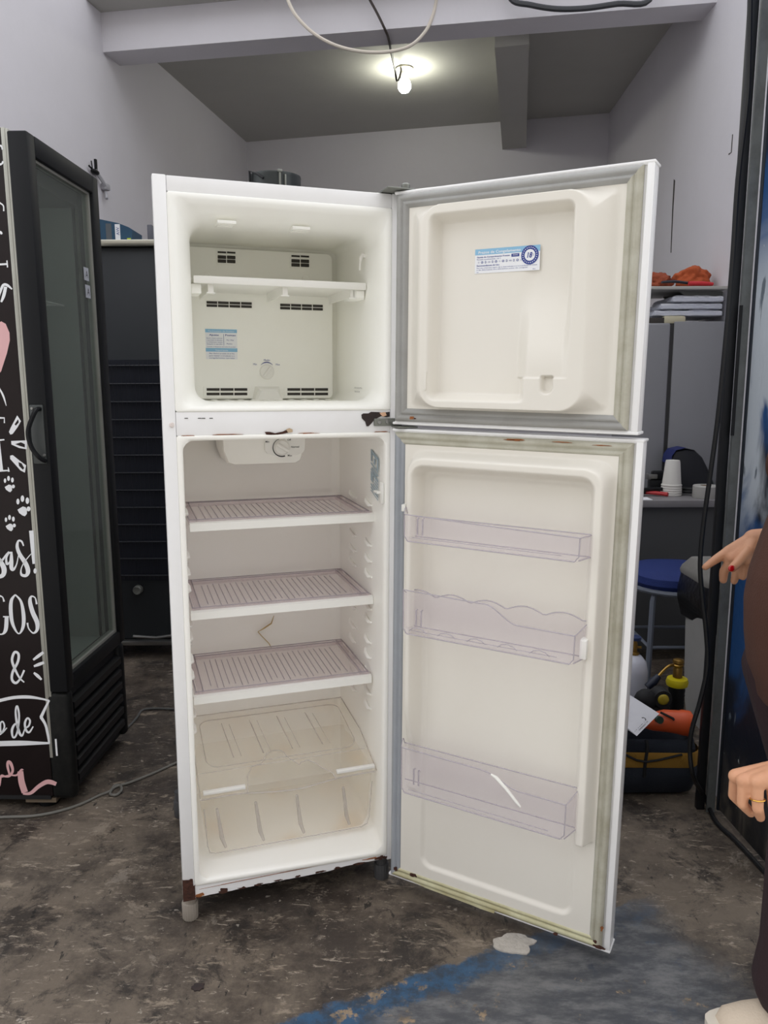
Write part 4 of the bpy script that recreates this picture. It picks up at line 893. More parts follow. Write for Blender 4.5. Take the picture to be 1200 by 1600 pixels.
q = at(236, 378, 'y', BCy+.1); bm = bmesh.new(); bx(bm, q.x-.011, q.x+.012, BCy+.08, BCy+.20, zt_, at(236, 352, 'y', BCy+.1).z, bev=.003); obj('grey_plate', bm, mat('slate', (92, 94, 104), .5), cat='plate', label='narrow grey plate standing on the black cooler beside the refrigerator')

# brackets on the left wall
wb = thing('wall_bracket', 'small black and white bracket with a clip on the left wall', 'bracket', onwall(160, 285, BL, 9.9), (0, 0, R(-9.9)))
bm = bmesh.new(); bx(bm, .0, .012, -.09, -.072, .03, .12); bx(bm, 0, .04, -.03, .03, -.05, -.01, bev=.008, mi=1); tube(bm, [(.01, -.1, .05), (.03, -.06, .0), (.03, -.02, -.03)], .012, 6, mi=1); tube(bm, [(.02, .0, -.06), (.04, -.03, -.11)], .01, 6, mi=1); obj('bracket_arm', bm, [M_BLACK, mat('grey_plastic', (170, 170, 176), .5)], wb)
wb2 = thing('wall_clip', 'small black clip on the left wall above the cooler door', 'clip', onwall(144, 269, BL, 9.9), (0, 0, R(-9.9)))
bm = bmesh.new(); ball(bm, (.02, 0, 0), (.02, .045, .017), 10); tube(bm, [(.015, -.02, .01), (.015, -.03, .06)], .004, 5); tube(bm, [(.02, -.07, .02), (.02, 0, .0), (.02, .06, -.012)], .006, 6); obj('clip_body', bm, M_BLACK, wb2)

# ------------------------------------------------------------------ bulb, wires and cables overhead
bp_ = at(632, 106, 'z', CZ); lb = thing('ceiling_bulb', 'lit bare bulb in a white holder on the back ceiling', 'lamp', (bp_.x, bp_.y, CZ))
bm = bmesh.new(); lathe(bm, [(.02, 0), (.062, -.002), (.066, -.012), (.05, -.022), (.026, -.026), (.024, -.06), (.02, -.062)], 24); obj('lamp_holder', bm, mat('holder', (196, 190, 176), .5), lb)
bm = bmesh.new(); lathe(bm, [(.018, -.06), (.026, -.075), (.044, -.10), (.050, -.125), (.046, -.15), (.03, -.17), (.008, -.178)], 20); obj('bulb', bm, mat('bulb_glow', (255, 255, 238), .5, emit=60), lb)
def cable(name, pts, r, m, label, cat, smooth=6, n=8):
    bm = bmesh.new(); tube(bm, pts, r, n, smooth=smooth); return obj(name, bm, m, label=label, cat=cat)
hy = 5.06
cable('white_cable', [at(450, 0, 'y', hy)+Vector((-.02, 0, CZ-at(450, 0, 'y', hy).z))]+[at(x, y, 'y', hy) for x, y in ((450, 0), (463, 25), (490, 52), (525, 71), (565, 80.5), (605, 81), (640, 72), (664, 50), (676, 25), (682, 0))]+[at(682, 0, 'y', hy)+Vector((.01, 0, CZ-at(682, 0, 'y', hy).z))], .0102, mat('cream_cable', (214, 206, 194), .6), 'cream white cable hanging in a loop from the ceiling', 'cable')
hb = Vector((bp_.x, bp_.y, 0))
cable('lamp_wire', [at(566, -22, 'y', 5.05), at(578, 0, 'y', 5.06), at(590, 22, 'y', 5.07), at(602, 47, 'y', 5.08), at(607, 60, 'y', 5.2), at(611, 80, 'y', 5.45), at(617, 108, 'y', 6.0), at(620, 126, 'y', 6.12), at(624, 122, 'y', 6.16), at(627, 108, 'y', 6.2), Vector((bp_.x-.03, bp_.y, CZ-.014))], .0075, mat('wire_brown', (58, 50, 46), .6), 'thin dark twisted wire running to the bulb', 'wire', 4, 6)
HP = [(798, -2), (830, 8), (870, 14), (915, 13), (965, 6), (1015, 0)]
hp_ = [at(x, y, 'y', 4.915-.13*(x-798)/217) for x, y in HP]
cable('black_hose', [hp_[0]+Vector((-.03, 0, CZ-hp_[0].z))]+hp_+[hp_[-1]+Vector((.03, 0, CZ-hp_[-1].z))], .0155, mat('hose_grey', (62, 64, 68), .5), 'dark grey hose sagging below the ceiling at the top right', 'hose')

# ------------------------------------------------------------------ gate at the right
GY = 2.42
gp = thing('gate_post', 'dark steel gate post with a grey angle iron at the right', 'post', (1.075, GY, 0))
bm = bmesh.new(); bx(bm, -.018, .009, 0.0, .022, 0, 3.78, bev=.003); obj('square_tube', bm, mat('post_black', (22, 24, 28), .5, var=(4, .4, (34, 36, 42))), gp)
bm = bmesh.new(); bx(bm, .0095, .036, -.014, -.008, 0, 3.78); bx(bm, .031, .036, -.008, .05, 0, 3.78); obj('angle_iron', bm, mat('galvanised', (122, 126, 126), .55, metal=.3, var=(12, .7, (88, 90, 90))), gp, smooth=False)
bm = bmesh.new(); zc = at(1155, 560, 'y', GY); bx(bm, .003, .012, -.020, -.0142, at(1146, 680, 'y', GY).z, at(1163, 478, 'y', GY).z); obj('lock_strip', bm, M_BLACKM, gp, smooth=False)
g0 = at(1112, 1272, 'z', 0); g1 = at(1200, 1372, 'z', 0); gd = (g1-g0).normalized(); gyaw = math.atan2(gd.y, gd.x)
gt = thing('gate_leaf', 'open steel gate leaf spray-painted blue, white and black at the right edge', 'gate', (1.1135, GY-.02, 0), (0, 0, math.atan2(-.998, .045)))
def gate_mat():
    M = bpy.data.materials.new('spray_paint'); M.use_nodes = True; nt = M.node_tree; b = nt.nodes['Principled BSDF']; L = nt.links.new
    tc = nt.nodes.new('ShaderNodeTexCoord')
    def n(sc, loc, det=5, dist=.6, st=(1, 1, .55)):
        mp = nt.nodes.new('ShaderNodeMapping'); mp.inputs['Scale'].default_value = st; mp.inputs['Location'].default_value = loc; L(tc.outputs['Object'], mp.inputs[0])
        x = nt.nodes.new('ShaderNodeTexNoise'); x.inputs['Scale'].default_value = sc; x.inputs['Detail'].default_value = det; x.inputs['Distortion'].default_value = dist; L(mp.outputs[0], x.inputs['Vector']); return x.outputs[0]
    def rg(x, a, c):
        r = nt.nodes.new('ShaderNodeMapRange'); r.interpolation_type = 'SMOOTHSTEP'; L(x, r.inputs[0]); r.inputs[1].default_value = a; r.inputs[2].default_value = c; return r.outputs[0]
    def mx(f, a, c):
        x = nt.nodes.new('ShaderNodeMix'); x.data_type = 'RGBA'; L(f, x.inputs[0])
        for s, v in ((6, a), (7, c)):
            if isinstance(v, tuple): x.inputs[s].default_value = v
            else: L(v, x.inputs[s])
        return x.outputs[2]
    sep = nt.nodes.new('ShaderNodeSeparateXYZ'); L(tc.outputs['Object'], sep.inputs[0]); Z = sep.outputs[2]
    c = mx(rg(n(3.2, (2, 0, 1)), .44, .56), lin((34, 78, 132)), lin((26, 32, 46)))
    def mul(a, b_):
        x = nt.nodes.new('ShaderNodeMath'); x.operation = 'MULTIPLY'; L(a, x.inputs[0]); L(b_, x.inputs[1]); return x.outputs[0]
    hi = mul(rg(Z, .85, 1.15), rg(Z, 2.0, 1.65))
    c = mx(mul(rg(n(4.5, (5, 1, 3)), .42, .55), hi), c, lin((196, 204, 212)))
    c = mx(rg(n(30, (0, 0, 0), 8, .3, (1, 1, .25)), .64, .70), c, lin((110, 120, 130)))
    lo = rg(Z, .34, .05); c = mx(lo, c, mx(rg(n(14, (1, 1, 1), 8), .4, .65), lin((40, 40, 42)), lin((92, 86, 78))))
    c = mx(rg(n(70, (3, 2, 0), 4), .72, .75), c, lin((196, 200, 196)))
    L(c, b.inputs['Base Color']); b.inputs['Roughness'].default_value = .42
    bp = nt.nodes.new('ShaderNodeBump'); bp.inputs['Strength'].default_value = .3; bp.inputs['Distance'].default_value = .01; L(n(22, (0, 0, 0), 8), bp.inputs['Height']); L(bp.outputs[0], b.inputs['Normal'])
    return M
M_GATE = gate_mat()
bm = bmesh.new(); bx(bm, 0.005, .43, .004, .010, .02, 2.95); obj('gate_sheet', bm, M_GATE, gt, smooth=False)
bm = bmesh.new(); bx(bm, .0, .012, -.002, .03, .015, 2.96, bev=.003); bx(bm, .42, .445, -.002, .03, .015, 2.96, bev=.003); bx(bm, .012, .42, .010, .03, .015, .05); bx(bm, .012, .42, .010, .03, 2.92, 2.955); bx(bm, .012, .42, .010, .03, 1.2, 1.23); obj('gate_frame', bm, mat('gate_frame_dark', (30, 36, 46), .5), gt)
# black cable down the post and along the gate foot
cy_ = GY-.11
pts = [at(1176, -60, 'y', cy_)]+[at(x, y, 'y', cy_) for x, y in ((1172, 0), (1170, 90), (1167, 160), (1153, 280), (1145, 400), (1135, 520), (1122, 650), (1110, 740), (1099, 820), (1094, 880), (1097, 930), (1103, 985), (1105, 1040), (1094, 1095), (1081, 1140), (1078, 1175), (1084, 1215))]
pts += [Vector((at(1098, 1250, 'z', .012).x, at(1098, 1250, 'z', .012).y-.02, .03))]+[at(x, y, 'z', .009) for x, y in ((1118, 1283), (1148, 1312), (1180, 1346), (1215, 1385), (1260, 1430))]
cable('black_cable', pts, .0075, mat('black_rubber', (20, 21, 24), .5), 'black cable running down the gate post and along the floor', 'cable', 5)
# cords on the floor at the left
cable('floor_cable', [at(x, y, 'z', .005) for x, y in ((-60, 1282), (0, 1277), (50, 1275), (90, 1268), (125, 1257), (155, 1243), (172, 1236), (178, 1228), (187, 1227), (190, 1234), (182, 1242), (172, 1240), (180, 1230), (205, 1222), (240, 1208), (275, 1192), (310, 1175))], .0048, mat('cord_grey', (112, 110, 104), .6), 'grey cord with a small knot on the floor before the display cooler', 'cord')
cable('floor_cable', [at(x, y, 'z', .006) for x, y in ((196, 1140), (206, 1130), (214, 1121), (222, 1110), (240, 1107), (275, 1108), (310, 1106))], .005, mat('cord_dark_grey', (86, 86, 84), .6), 'short grey cord on the floor behind the display cooler', 'cord')

# ------------------------------------------------------------------ back right corner: fridges, desk, chair, bin, tools
def mk_fridge(name, label, x0, x1, y0, y1, h, side):
    t = thing(name, label, 'refrigerator', (x0, y0, 0))
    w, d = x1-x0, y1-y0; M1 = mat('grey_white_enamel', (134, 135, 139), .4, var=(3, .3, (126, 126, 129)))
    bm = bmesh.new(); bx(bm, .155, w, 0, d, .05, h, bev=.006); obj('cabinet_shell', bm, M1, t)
    bm = bmesh.new(); bx(bm, .135, .157, .008, d-.008, .06, h-.01); obj('door_gasket', bm, mat('dark_gasket', (50, 50, 50), .7), t, smooth=False)
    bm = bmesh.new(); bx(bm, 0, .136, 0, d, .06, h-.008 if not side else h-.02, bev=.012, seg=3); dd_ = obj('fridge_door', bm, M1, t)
    bm = bmesh.new(); bx(bm, .10, .22, .01, .07, h-.012, h+.030, bev=.010); bx(bm, .02, .11, .015, .05, h-.012, h+.022, bev=.004, mi=1); obj('hinge_cover', bm, [mat('beige_plastic', (190, 184, 158), .5), M_DARK], t)
    for x in (.2, w-.06):
        for y in (.06, d-.06):
            bm = bmesh.new(); lathe(bm, [(.02, 0), (.022, .01), (.016, .05)], 12, (x, y, 0)); obj('foot', bm, M_BLACK, t)
    return t
f2x0 = at(1004, 620, 'y', 4.30).x; f2h = at(1090, 502, 'y', 4.30).z
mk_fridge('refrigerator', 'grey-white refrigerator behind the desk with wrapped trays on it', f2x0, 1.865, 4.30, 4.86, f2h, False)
f3h = at(1080, 447, 'y', 4.32).z
tc_ = thing('wall_shelf', 'thin pale wall shelf above the wrapped trays holding orange cloths', 'shelf', (1.35, 4.32, f3h))
bm = bmesh.new(); bx(bm, 0, .524, 0, .46, -.016, 0, bev=.002); obj('shelf_board', bm, mat('top_board', (176, 174, 168), .6), tc_)
for y in (.10, .36):
    bm = bmesh.new(); prism(bm, [(.534, -.0165), (.30, -.0165), (.30, -.024), (.522, -.15), (.534, -.15)], y, y+.012, 'y'); obj('shelf_bracket', bm, M_GREYM, tc_, smooth=False)
def lump(name, c, r, seed, amp, m, label, cat, base=None, nn=26):
    bm = bmesh.new(); bmesh.ops.create_icosphere(bm, subdivisions=4, radius=1)
    for v in bm.verts:
        p = v.co.copy(); s = 1+amp*noise.noise(p*1.6+Vector((seed, 0, 0)))+amp*.6*noise.noise(p*4+Vector((0, seed, 0))); s += amp*.35*abs(noise.noise(Vector((p.x*2, p.y*7, p.z*7+seed))))
        v.co = Vector((c[0]+p.x*r[0]*s, c[1]+p.y*r[1]*s, c[2]+p.z*r[2]*s))
        if base is not None and v.co.z < base: v.co.z = base
    return obj(name, bm, m, label=label, cat=cat, angle=70)
M_OR = mat('orange_cloth', (176, 82, 40), .85, bump=(60, .4), var=(8, .4, (150, 62, 30)))
c = at(1078, 424, 'y', 5.05); lump('orange_cloth', (1.758, 4.55, f3h+.06), (.098, .10, .072), 3, .28, M_OR, 'bunched orange cloth on the thin wall shelf', 'cloth', f3h+.001)
c = at(1022, 432, 'y', 5.02); lump('rust_cloth', (1.555, 4.53, f3h+.042), (.075, .08, .052), 8, .35, mat('rust_cloth', (140, 66, 40), .9, bump=(60, .4)), 'smaller rust-coloured cloth beside the bunched orange cloth', 'cloth', f3h+.001)
bm = bmesh.new(); tube(bm, [at(1034, 441, 'y', 4.37), at(1055, 440, 'y', 4.37), at(1080, 443, 'y', 4.37)], [.012, .016, .014], 8, smooth=3, flat=.5); ot = obj('dark_strap', bm, mat('strap', (44, 46, 56), .7), cat='strap', label='dark folded strap lying before the orange cloths')
for v in ot.data.vertices: v.co.z = max(v.co.z, f3h+.0005)
bm = bmesh.new(); ry = 4.338; tube(bm, [at(1076, 443, 'y', ry), at(1098, 443, 'y', ry), at(1114, 444, 'y', ry)], [.012, .012, .009], 8, smooth=3)
ro = obj('red_bar', bm, mat('red_paint', (196, 40, 48), .5), cat='tool', label='thin red bar lying on the edge of the thin wall shelf')
for v in ro.data.vertices: v.co.z = max(v.co.z, f3h+.0005)
# wrapped trays on the refrigerator behind the desk
for k, (xa, xb, h0_, h1_, rot, lab) in enumerate(((1022, 1142, .001, .036, 0, 'lowest of the film-wrapped white trays on the grey-white refrigerator'), (1032, 1146, .0375, .074, .02, 'middle of the film-wrapped white trays on the grey-white refrigerator'), (1050, 1150, .0755, .112, -.03, 'topmost of the film-wrapped white trays on the grey-white refrigerator'))):
    a, b = at(xa, 490, 'y', 4.34).x, min(at(xb, 490, 'y', 4.34).x, 1.868); t = thing('wrapped_tray', lab, 'tray', (a, 4.34, f2h+.031), (0, 0, rot*.6), 'wrapped trays')
    bm = bmesh.new(); bx(bm, 0, b-a-.012, 0, .34, h0_, h1_-.008, bev=.006); obj('tray', bm, mat('tray_white', (214, 216, 222), .4), t)
    bm = bmesh.new(); bmesh.ops.create_grid(bm, x_segments=24, y_segments=16, size=.5)
    for v in bm.verts:
        x, y = v.co.x+.5, v.co.y+.5; e = min(x, 1-x, y*1.3, (1-y)*1.3); v.co = Vector((-.012+(b-a+.006)*x, -.014+.36*y, h1_-.004+.006*noise.noise(Vector((x*9, y*9, k)))-(.028*sst(.05, 0, e))))
    obj('plastic_film', bm, M_BAGP, t, angle=20)
c = at(1026, 492, 'y', 4.32); lump('film_ball', (f2x0+.05, 4.44, f2h+.02), (.04, .045, .030), 14, .35, M_BAGP, 'crumpled clear film beside the wrapped trays', 'film', f2h-.0075)
# desk
DZ = .85; dy0 = 3.83; dk = thing('desk', 'grey desk with a modesty panel at the back right', 'desk', (1.10, dy0, 0))
dx1 = 1.845-1.10
bm = bmesh.new(); bx(bm, 0, dx1, 0, .44, DZ-.035, DZ, bev=.003); obj('desk_top', bm, mat('desk_laminate', (124, 122, 124), .5, var=(6, .4, (112, 108, 106))), dk)
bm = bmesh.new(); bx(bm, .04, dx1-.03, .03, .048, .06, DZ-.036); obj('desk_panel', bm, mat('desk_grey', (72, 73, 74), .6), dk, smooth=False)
for x in (.02, dx1-.045): bm = bmesh.new(); bx(bm, x, x+.025, .02, .42, 0, DZ-.0355); obj('desk_leg', bm, mat('desk_grey2', (98, 99, 100), .6), dk, smooth=False)
def on(px, py, d=0): q = at(px, py, 'z', DZ); return q
# stack of cups
q = at(1050, 764, 'z', DZ); q = Vector((q.x, 4.02, DZ)); sc_ = at(1049, 719, 'y', q.y).z-DZ
cs = thing('cup_stack', 'stack of white plastic cups upside down on the desk', 'cups', (at(1050, 745, 'y', q.y).x, q.y, DZ))
bm = bmesh.new(); lathe(bm, [(.052, .0), (.053, .006), (.050, .05), (.052, .052), (.052, .058), (.048, .06), (.037, sc_-.01), (.034, sc_), (.005, sc_)], 20); obj('cup', bm, mat('cup_white', (214, 212, 206), .5), cs)
for k in range(4): bm = bmesh.new(); lathe(bm, [(.0525-.0006*k, .004+.012*k), (.0545-.0006*k, .006+.012*k), (.0525-.0006*k, .009+.012*k)], 20, cap=False); obj('cup_rim', bm, mat('cup_white', (0, 0, 0)), cs)
# dark blue topped case
qx = at(1078, 745, 'y', 4.16).x; hc_ = at(1062, 701, 'y', 4.16).z-DZ
bb = thing('tool_case', 'rounded black case with a dark blue top on the desk', 'case', (qx+.012, 4.20, DZ))
bm = bmesh.new(); prof_ = [(-.12, 0), (-.125, .10), (-.12, hc_*.82), (-.10, hc_*.95), (-.05, hc_), (.0, hc_*.97), (.045, hc_*.8), (.10, hc_*.38), (.125, .02), (.125, 0)]
rings(bm, [[(x*s, y, z*s2) for x, z in prof_] for y, s, s2 in ((-.055, .93, .95), (-.045, 1, 1), (.055, 1, 1), (.065, .93, .95))], True, True); obj('case_body', bm, mat('case_black', (16, 18, 26), .6), bb, angle=50)
bm = bmesh.new(); P = [(-.128, hc_*.66), (-.122, hc_*.84), (-.102, hc_*.97), (-.05, hc_+.006), (.0, hc_*.985)]; rings(bm, [[(x, -.06, z) for x, z in P], [(x, .07, z) for x, z in P]], close=False); obj('case_cover', bm, mat('case_blue', (22, 34, 92), .6), bb)
# tape roll
q = at(1104, 778, 'z', DZ); tr = thing('tape_roll', 'white tape roll lying at the right end of the desk', 'tape', (at(1104, 765, 'y', 3.92).x, 3.93, DZ))
bm = bmesh.new(); lathe(bm, [(.028, 0), (.062, 0), (.064, .004), (.064, .060), (.060, .064), (.028, .064), (.028, 0)], 28, cap=False); obj('tape', bm, mat('tape_white', (170, 168, 164), .5), tr)
bm = bmesh.new(); lathe(bm, [(.024, .002), (.0278, .002), (.0278, .062), (.024, .062), (.024, .002)], 24, cap=False); obj('tape_core', bm, mat('core_card', (150, 128, 98), .8), tr)
# pliers, black gadget, coiled wire
pl = thing('pliers', 'pliers with red and black grips lying on the desk', 'pliers', (at(1015, 758, 'y', 4.0).x, 4.0, DZ))
bm = bmesh.new(); tube(bm, [(.08, -.05, .014), (.03, -.01, .016), (-.03, .015, .016), (-.10, .03, .014)], [.011, .01, .009, .012], 8, smooth=3); obj('grip', bm, mat('grip_red', (176, 40, 44), .5), pl)
bm = bmesh.new(); tube(bm, [(.07, .01, .034), (.02, .005, .036), (-.03, -.005, .034), (-.10, -.02, .034)], [.010, .01, .009, .01], 8, smooth=3); tube(bm, [(-.03, -.0, .012), (-.03, .0, .036)], .012, 8); obj('grip', bm, M_BLACK, pl)
gg = thing('hand_drill', 'small black tool with a silver face on the desk by the cups', 'tool', (at(1027, 745, 'y', 4.15).x, 4.15, DZ))
bm = bmesh.new(); bx(bm, -.045, .045, -.03, .03, .0, .07, bev=.012); bx(bm, -.03, .05, -.025, .025, .068, .115, bev=.010); obj('tool_body', bm, M_BLACK, gg)
bm = bmesh.new(); bx(bm, -.058, -.01, -.034, -.028, .075, .10, bev=.003); bx(bm, -.058, -.044, -.03, .02, .07, .10, bev=.003); obj('tool_face', bm, M_STEEL, gg)
bm = bmesh.new(); c = Vector((at(1078, 760, 'y', 4.04).x, 4.04, DZ)); tube(bm, [c+Vector((.06*math.cos(a*.55)*(1-.03*a), .045*math.sin(a*.55), .010+.0012*a)) for a in range(24)], .008, 6); ow = obj('wire_coil', bm, M_BLACKM, label='small coil of black wire on the desk beside the cups', cat='wire')
bm = bmesh.new(); c = at(1003, 776, 'z', DZ); bx(bm, c.x-.10, c.x+.012, 3.845, 3.93, DZ+.0005, DZ+.003); obj('note_sheet', bm, M_PRINTW, smooth=False, label='white paper sheet at the left edge of the desk', cat='paper')
# chair
chx, chy = at(1053, 905, 'y', 3.50).x, 3.50
zs = at(1053, 884, 'y', 3.50).z
ch_ = thing('office_chair', 'blue padded chair with a grey tube frame in front of the desk', 'chair', (chx, chy, 0))
bm = bmesh.new(); n = 32
def ov(rx, ry, z): return [(rx*math.copysign(abs(math.cos(2*math.pi*k/n))**.8, math.cos(2*math.pi*k/n)), ry*math.copysign(abs(math.sin(2*math.pi*k/n))**.8, math.sin(2*math.pi*k/n)), z) for k in range(n)]
rings(bm, [ov(.17, .17, zs-.085), ov(.19, .19, zs-.08), ov(.205, .205, zs-.055), ov(.20, .20, zs-.025), ov(.17, .17, zs-.006), ov(.10, .10, zs)], True, True); obj('seat', bm, mat('seat_blue', (16, 40, 104), .75, bump=(200, .3)), ch_)
bm = bmesh.new(); P = [(.21*math.cos(2*math.pi*k/24), .21*math.sin(2*math.pi*k/24), zs-.085) for k in range(25)]; tube(bm, P, .012, 8); obj('seat_ring', bm, mat('tube_grey', (104, 110, 122), .45), ch_)
for a in (45, 135, 225, 315):
    c, s = math.cos(R(a)), math.sin(R(a)); bm = bmesh.new(); tube(bm, [(.19*c, .19*s, zs-.088), (.205*c, .205*s, zs-.13), (.22*c, .22*s, .0)], [.012, .0135, .0135], 8); obj('leg', bm, MATS['tube_grey'], ch_)
bm = bmesh.new()
for a in (45, 135, 225, 315):
    p = lambda a, z: (.212*math.cos(R(a)), .212*math.sin(R(a)), z); tube(bm, [p(a, zs*.42), p(a+90, zs*.42)], .008, 6)
obj('stretcher', bm, MATS['tube_grey'], ch_)
# bin with black liner
by = 2.95; bl_ = at(1058, 916, 'y', by); zt_ = at(1080, 896, 'y', by).z; zl = at(1080, 916, 'y', by).z
bi = thing('waste_bin', 'pale bin with a grey lid and a black liner beside the chair', 'bin', (bl_.x+.125, by, 0))
def sq(x0, x1, y0, y1, z, r=.03): return [(p[0], p[1], z) for p in rrect(x0, x1, y0, y1, r, 4)]
bm = bmesh.new(); rings(bm, [sq(.04, .20, .04, .26, .0), sq(.03, .215, .03, .275, .10), sq(.015, .235, .012, .29, zl-.012)], True, True); obj('bin_body', bm, mat('bin_pale', (168, 168, 166), .6, var=(9, .4, (148, 148, 146))), bi)
bm = bmesh.new(); rings(bm, [sq(-.004, .255, -.008, .308, zl-.012), sq(-.006, .258, -.010, .310, zl+.004), sq(.0, .252, -.006, .304, zl+.022), sq(.025, .23, .02, .28, zt_+.006), sq(.06, .19, .06, .24, zt_+.012)], True, True); obj('bin_lid', bm, mat('lid_grey', (126, 124, 120), .6, var=(20, .4, (108, 106, 102))), bi)
zc = at(1070, 1003, 'y', by).z
bm = bmesh.new(); rs = []
for t in [k/10 for k in range(11)]:
    z = zl-.010+(zc-zl+.010)*t; g = .012*math.sin(t*2.2); row = []
    for k, p in enumerate(sq(-.004-g, .25+g, -.008-g, .30+g, z)):
        f = 1-.0*t; row.append((p[0]+.006*math.sin(k*2.3+t*4)*t+(.05*sst(.35, 1, t) if p[0] < .12 else 0)*(1 if p[1] < .15 else .5), p[1]+.005*math.sin(k*1.9+t*5)*t, z+.03*sst(.3, .0, p[0])*t))
    rs.append(row)
rings(bm, rs); obj('bin_liner', bm, mat('liner_black', (14, 15, 20), .3, bump=(40, .5)), bi, angle=70)
# tool bag
bgy = 2.60; q0 = at(972, 1140, 'y', bgy); q1 = at(1084, 1140, 'y', bgy); zt_ = .265
tb = thing('tool_bag', 'navy tool bag with a mustard band on the floor behind the open door', 'bag', (q1.x-.345, bgy, 0))
M_NAVY = mat('navy_canvas', (26, 32, 44), .85, bump=(180, .35), var=(7, .5, (40, 46, 56)))
M_MUST = mat('mustard_canvas', (150, 112, 40), .85, bump=(180, .35))
bw = .33; bm = bmesh.new()
def bs(g, z, n=0, seed=0):
    z *= .84
    return [(p[0]+.006*noise.noise(Vector((p[0]*14, p[1]*14, z*16+seed))), p[1]+.008*noise.noise(Vector((p[0]*12, z*14, 5+seed))), z) for p in rrect(-g, bw+g, -g-.09, .13+g, .05, 6)]
rings(bm, [bs(-.02, .001), bs(.0, .02), bs(.012, .08), bs(.012, .13), bs(.006, .135), bs(.002, .20), bs(-.002, .235), bs(-.014, .245), bs(-.022, .232), bs(-.02, .12)], True, True); obj('bag_body', bm, M_NAVY, tb, angle=60)
bm = bmesh.new(); rings(bm, [bs(.0125, .136, 0), bs(.013, .14), bs(.012, .195), bs(.009, .2)]); obj('bag_band', bm, M_MUST, tb, angle=60)
bm = bmesh.new(); tube(bm, [(bw*.42, -.104, .08), (bw*.42, -.108, .13), (bw*.44, -.105, .19), (bw*.44, -.09, .21)], .006, 6); tube(bm, [(bw*.2, -.104, .165), (bw*.42, -.112, .14), (bw*.8, -.108, .165)], .004, 6, smooth=3); obj('bag_strap', bm, M_BLACKM, tb)
# items in / behind the bag
tg = thing('heat_gun', 'orange power tool lying on top of the navy tool bag', 'tool', at(1045, 1126, 'y', 2.55))
sx = (at(1080, 1140, 'y', 2.53)-at(1045, 1140, 'y', 2.53)).x
bm = bmesh.new(); tube(bm, [(-sx*1.15, .01, -.012), (-sx*.8, 0, -.004), (-sx*.2, 0, .0), (sx*.45, 0, -.006), (sx*.55, 0, -.007), (sx*.9, 0, -.010), (sx, 0, -.011)], [.016, .030, .038, .041, .044, .044, .034], 16); obj('tool_shell', bm, mat('tool_orange', (196, 78, 34), .4), tg)
bm = bmesh.new(); tube(bm, [(-sx*.62, -.025, .018), (-sx*.6, -.045, .022)], .013, 10); obj('tool_button', bm, mat('dark_green', (36, 60, 50), .5), tg)
bm = bmesh.new(); tube(bm, [(-sx*.5, -.02, .04), (0, -.04, .025), (sx*.02, -.043, .02)], .004, 6); obj('tool_trigger', bm, M_BLACK, tg)
# carton with printed end
e = [at(x, y, 'y', yy) for x, y, yy in ((982, 1139, 2.43), (995, 1150, 2.40), (1030, 1115, 2.44), (1016, 1106, 2.47))]
dirb = (at(965, 1078, 'y', 2.55)-e[3])
bm = bmesh.new(); dirv = at(978, 1082, 'y', 2.56)-e[3]; dirv = dirv.normalized()*.15
vs = [bm.verts.new(p-e[0]) for p in e]+[bm.verts.new(p+dirv-e[0]) for p in e]
for f in ((0, 1, 2, 3), (7, 6, 5, 4), (0, 4, 5, 1), (1, 5, 6, 2), (2, 6, 7, 3), (3, 7, 4, 0)): bm.faces.new([vs[i] for i in f])
cb = thing('parts_carton', 'small white carton with black lettering leaning on the tool bag', 'carton', e[0])
obj('carton_body', bm, mat('white_card', (206, 206, 212), .7, var=(30, .3, (186, 186, 194))), cb, smooth=False)
bm = bmesh.new(); ru = (e[2]-e[1]).normalized(); uu = (e[3]-e[2]).normalized(); nr = ru.cross(uu).normalized(); nr = nr if nr.dot(CAM-e[0]) > 0 else -nr
text(bm, 'RAGENO', e[1]-e[0]+ru*.008+uu*.016+nr*.001, ru, uu, .024, 0, .062, 0, .04); text(bm, 'compressor 1/4', e[1]-e[0]+ru*.02+uu*.006+nr*.001, ru, uu, .009, 0, .045); obj('carton_print', bm, M_PRINTK, cb, smooth=False, recalc=False)
# white gas bottle with brass valve
gy = 2.98; c = at(994, 1045, 'y', gy); gb = thing('gas_bottle', 'white gas bottle with a brass valve behind the tool bag', 'gas bottle', (c.x-.012, gy, 0)); hz = at(990, 1022, 'y', gy).z
bm = bmesh.new(); lathe(bm, [(.05, 0), (.056, .01), (.057, hz-.07), (.050, hz-.03), (.030, hz-.006), (.018, hz)], 22); obj('bottle_body', bm, mat('bottle_white', (196, 198, 210), .35), gb)
bm = bmesh.new(); lathe(bm, [(.02, hz), (.022, hz+.006), (.012, hz+.012), (.012, hz+.045), (.008, hz+.06)], 12); tube(bm, [(.01, 0, hz+.03), (.026, -.01, hz+.032)], .006, 8); obj('brass_valve', bm, mat('brass', (150, 118, 60), .35, metal=.9), gb)
bm = bmesh.new(); lathe(bm, [(.008, hz+.06), (.026, hz+.062), (.026, hz+.074), (.008, hz+.078)], 10); obj('valve_knob', bm, mat('knob_blue', (28, 44, 84), .5), gb)
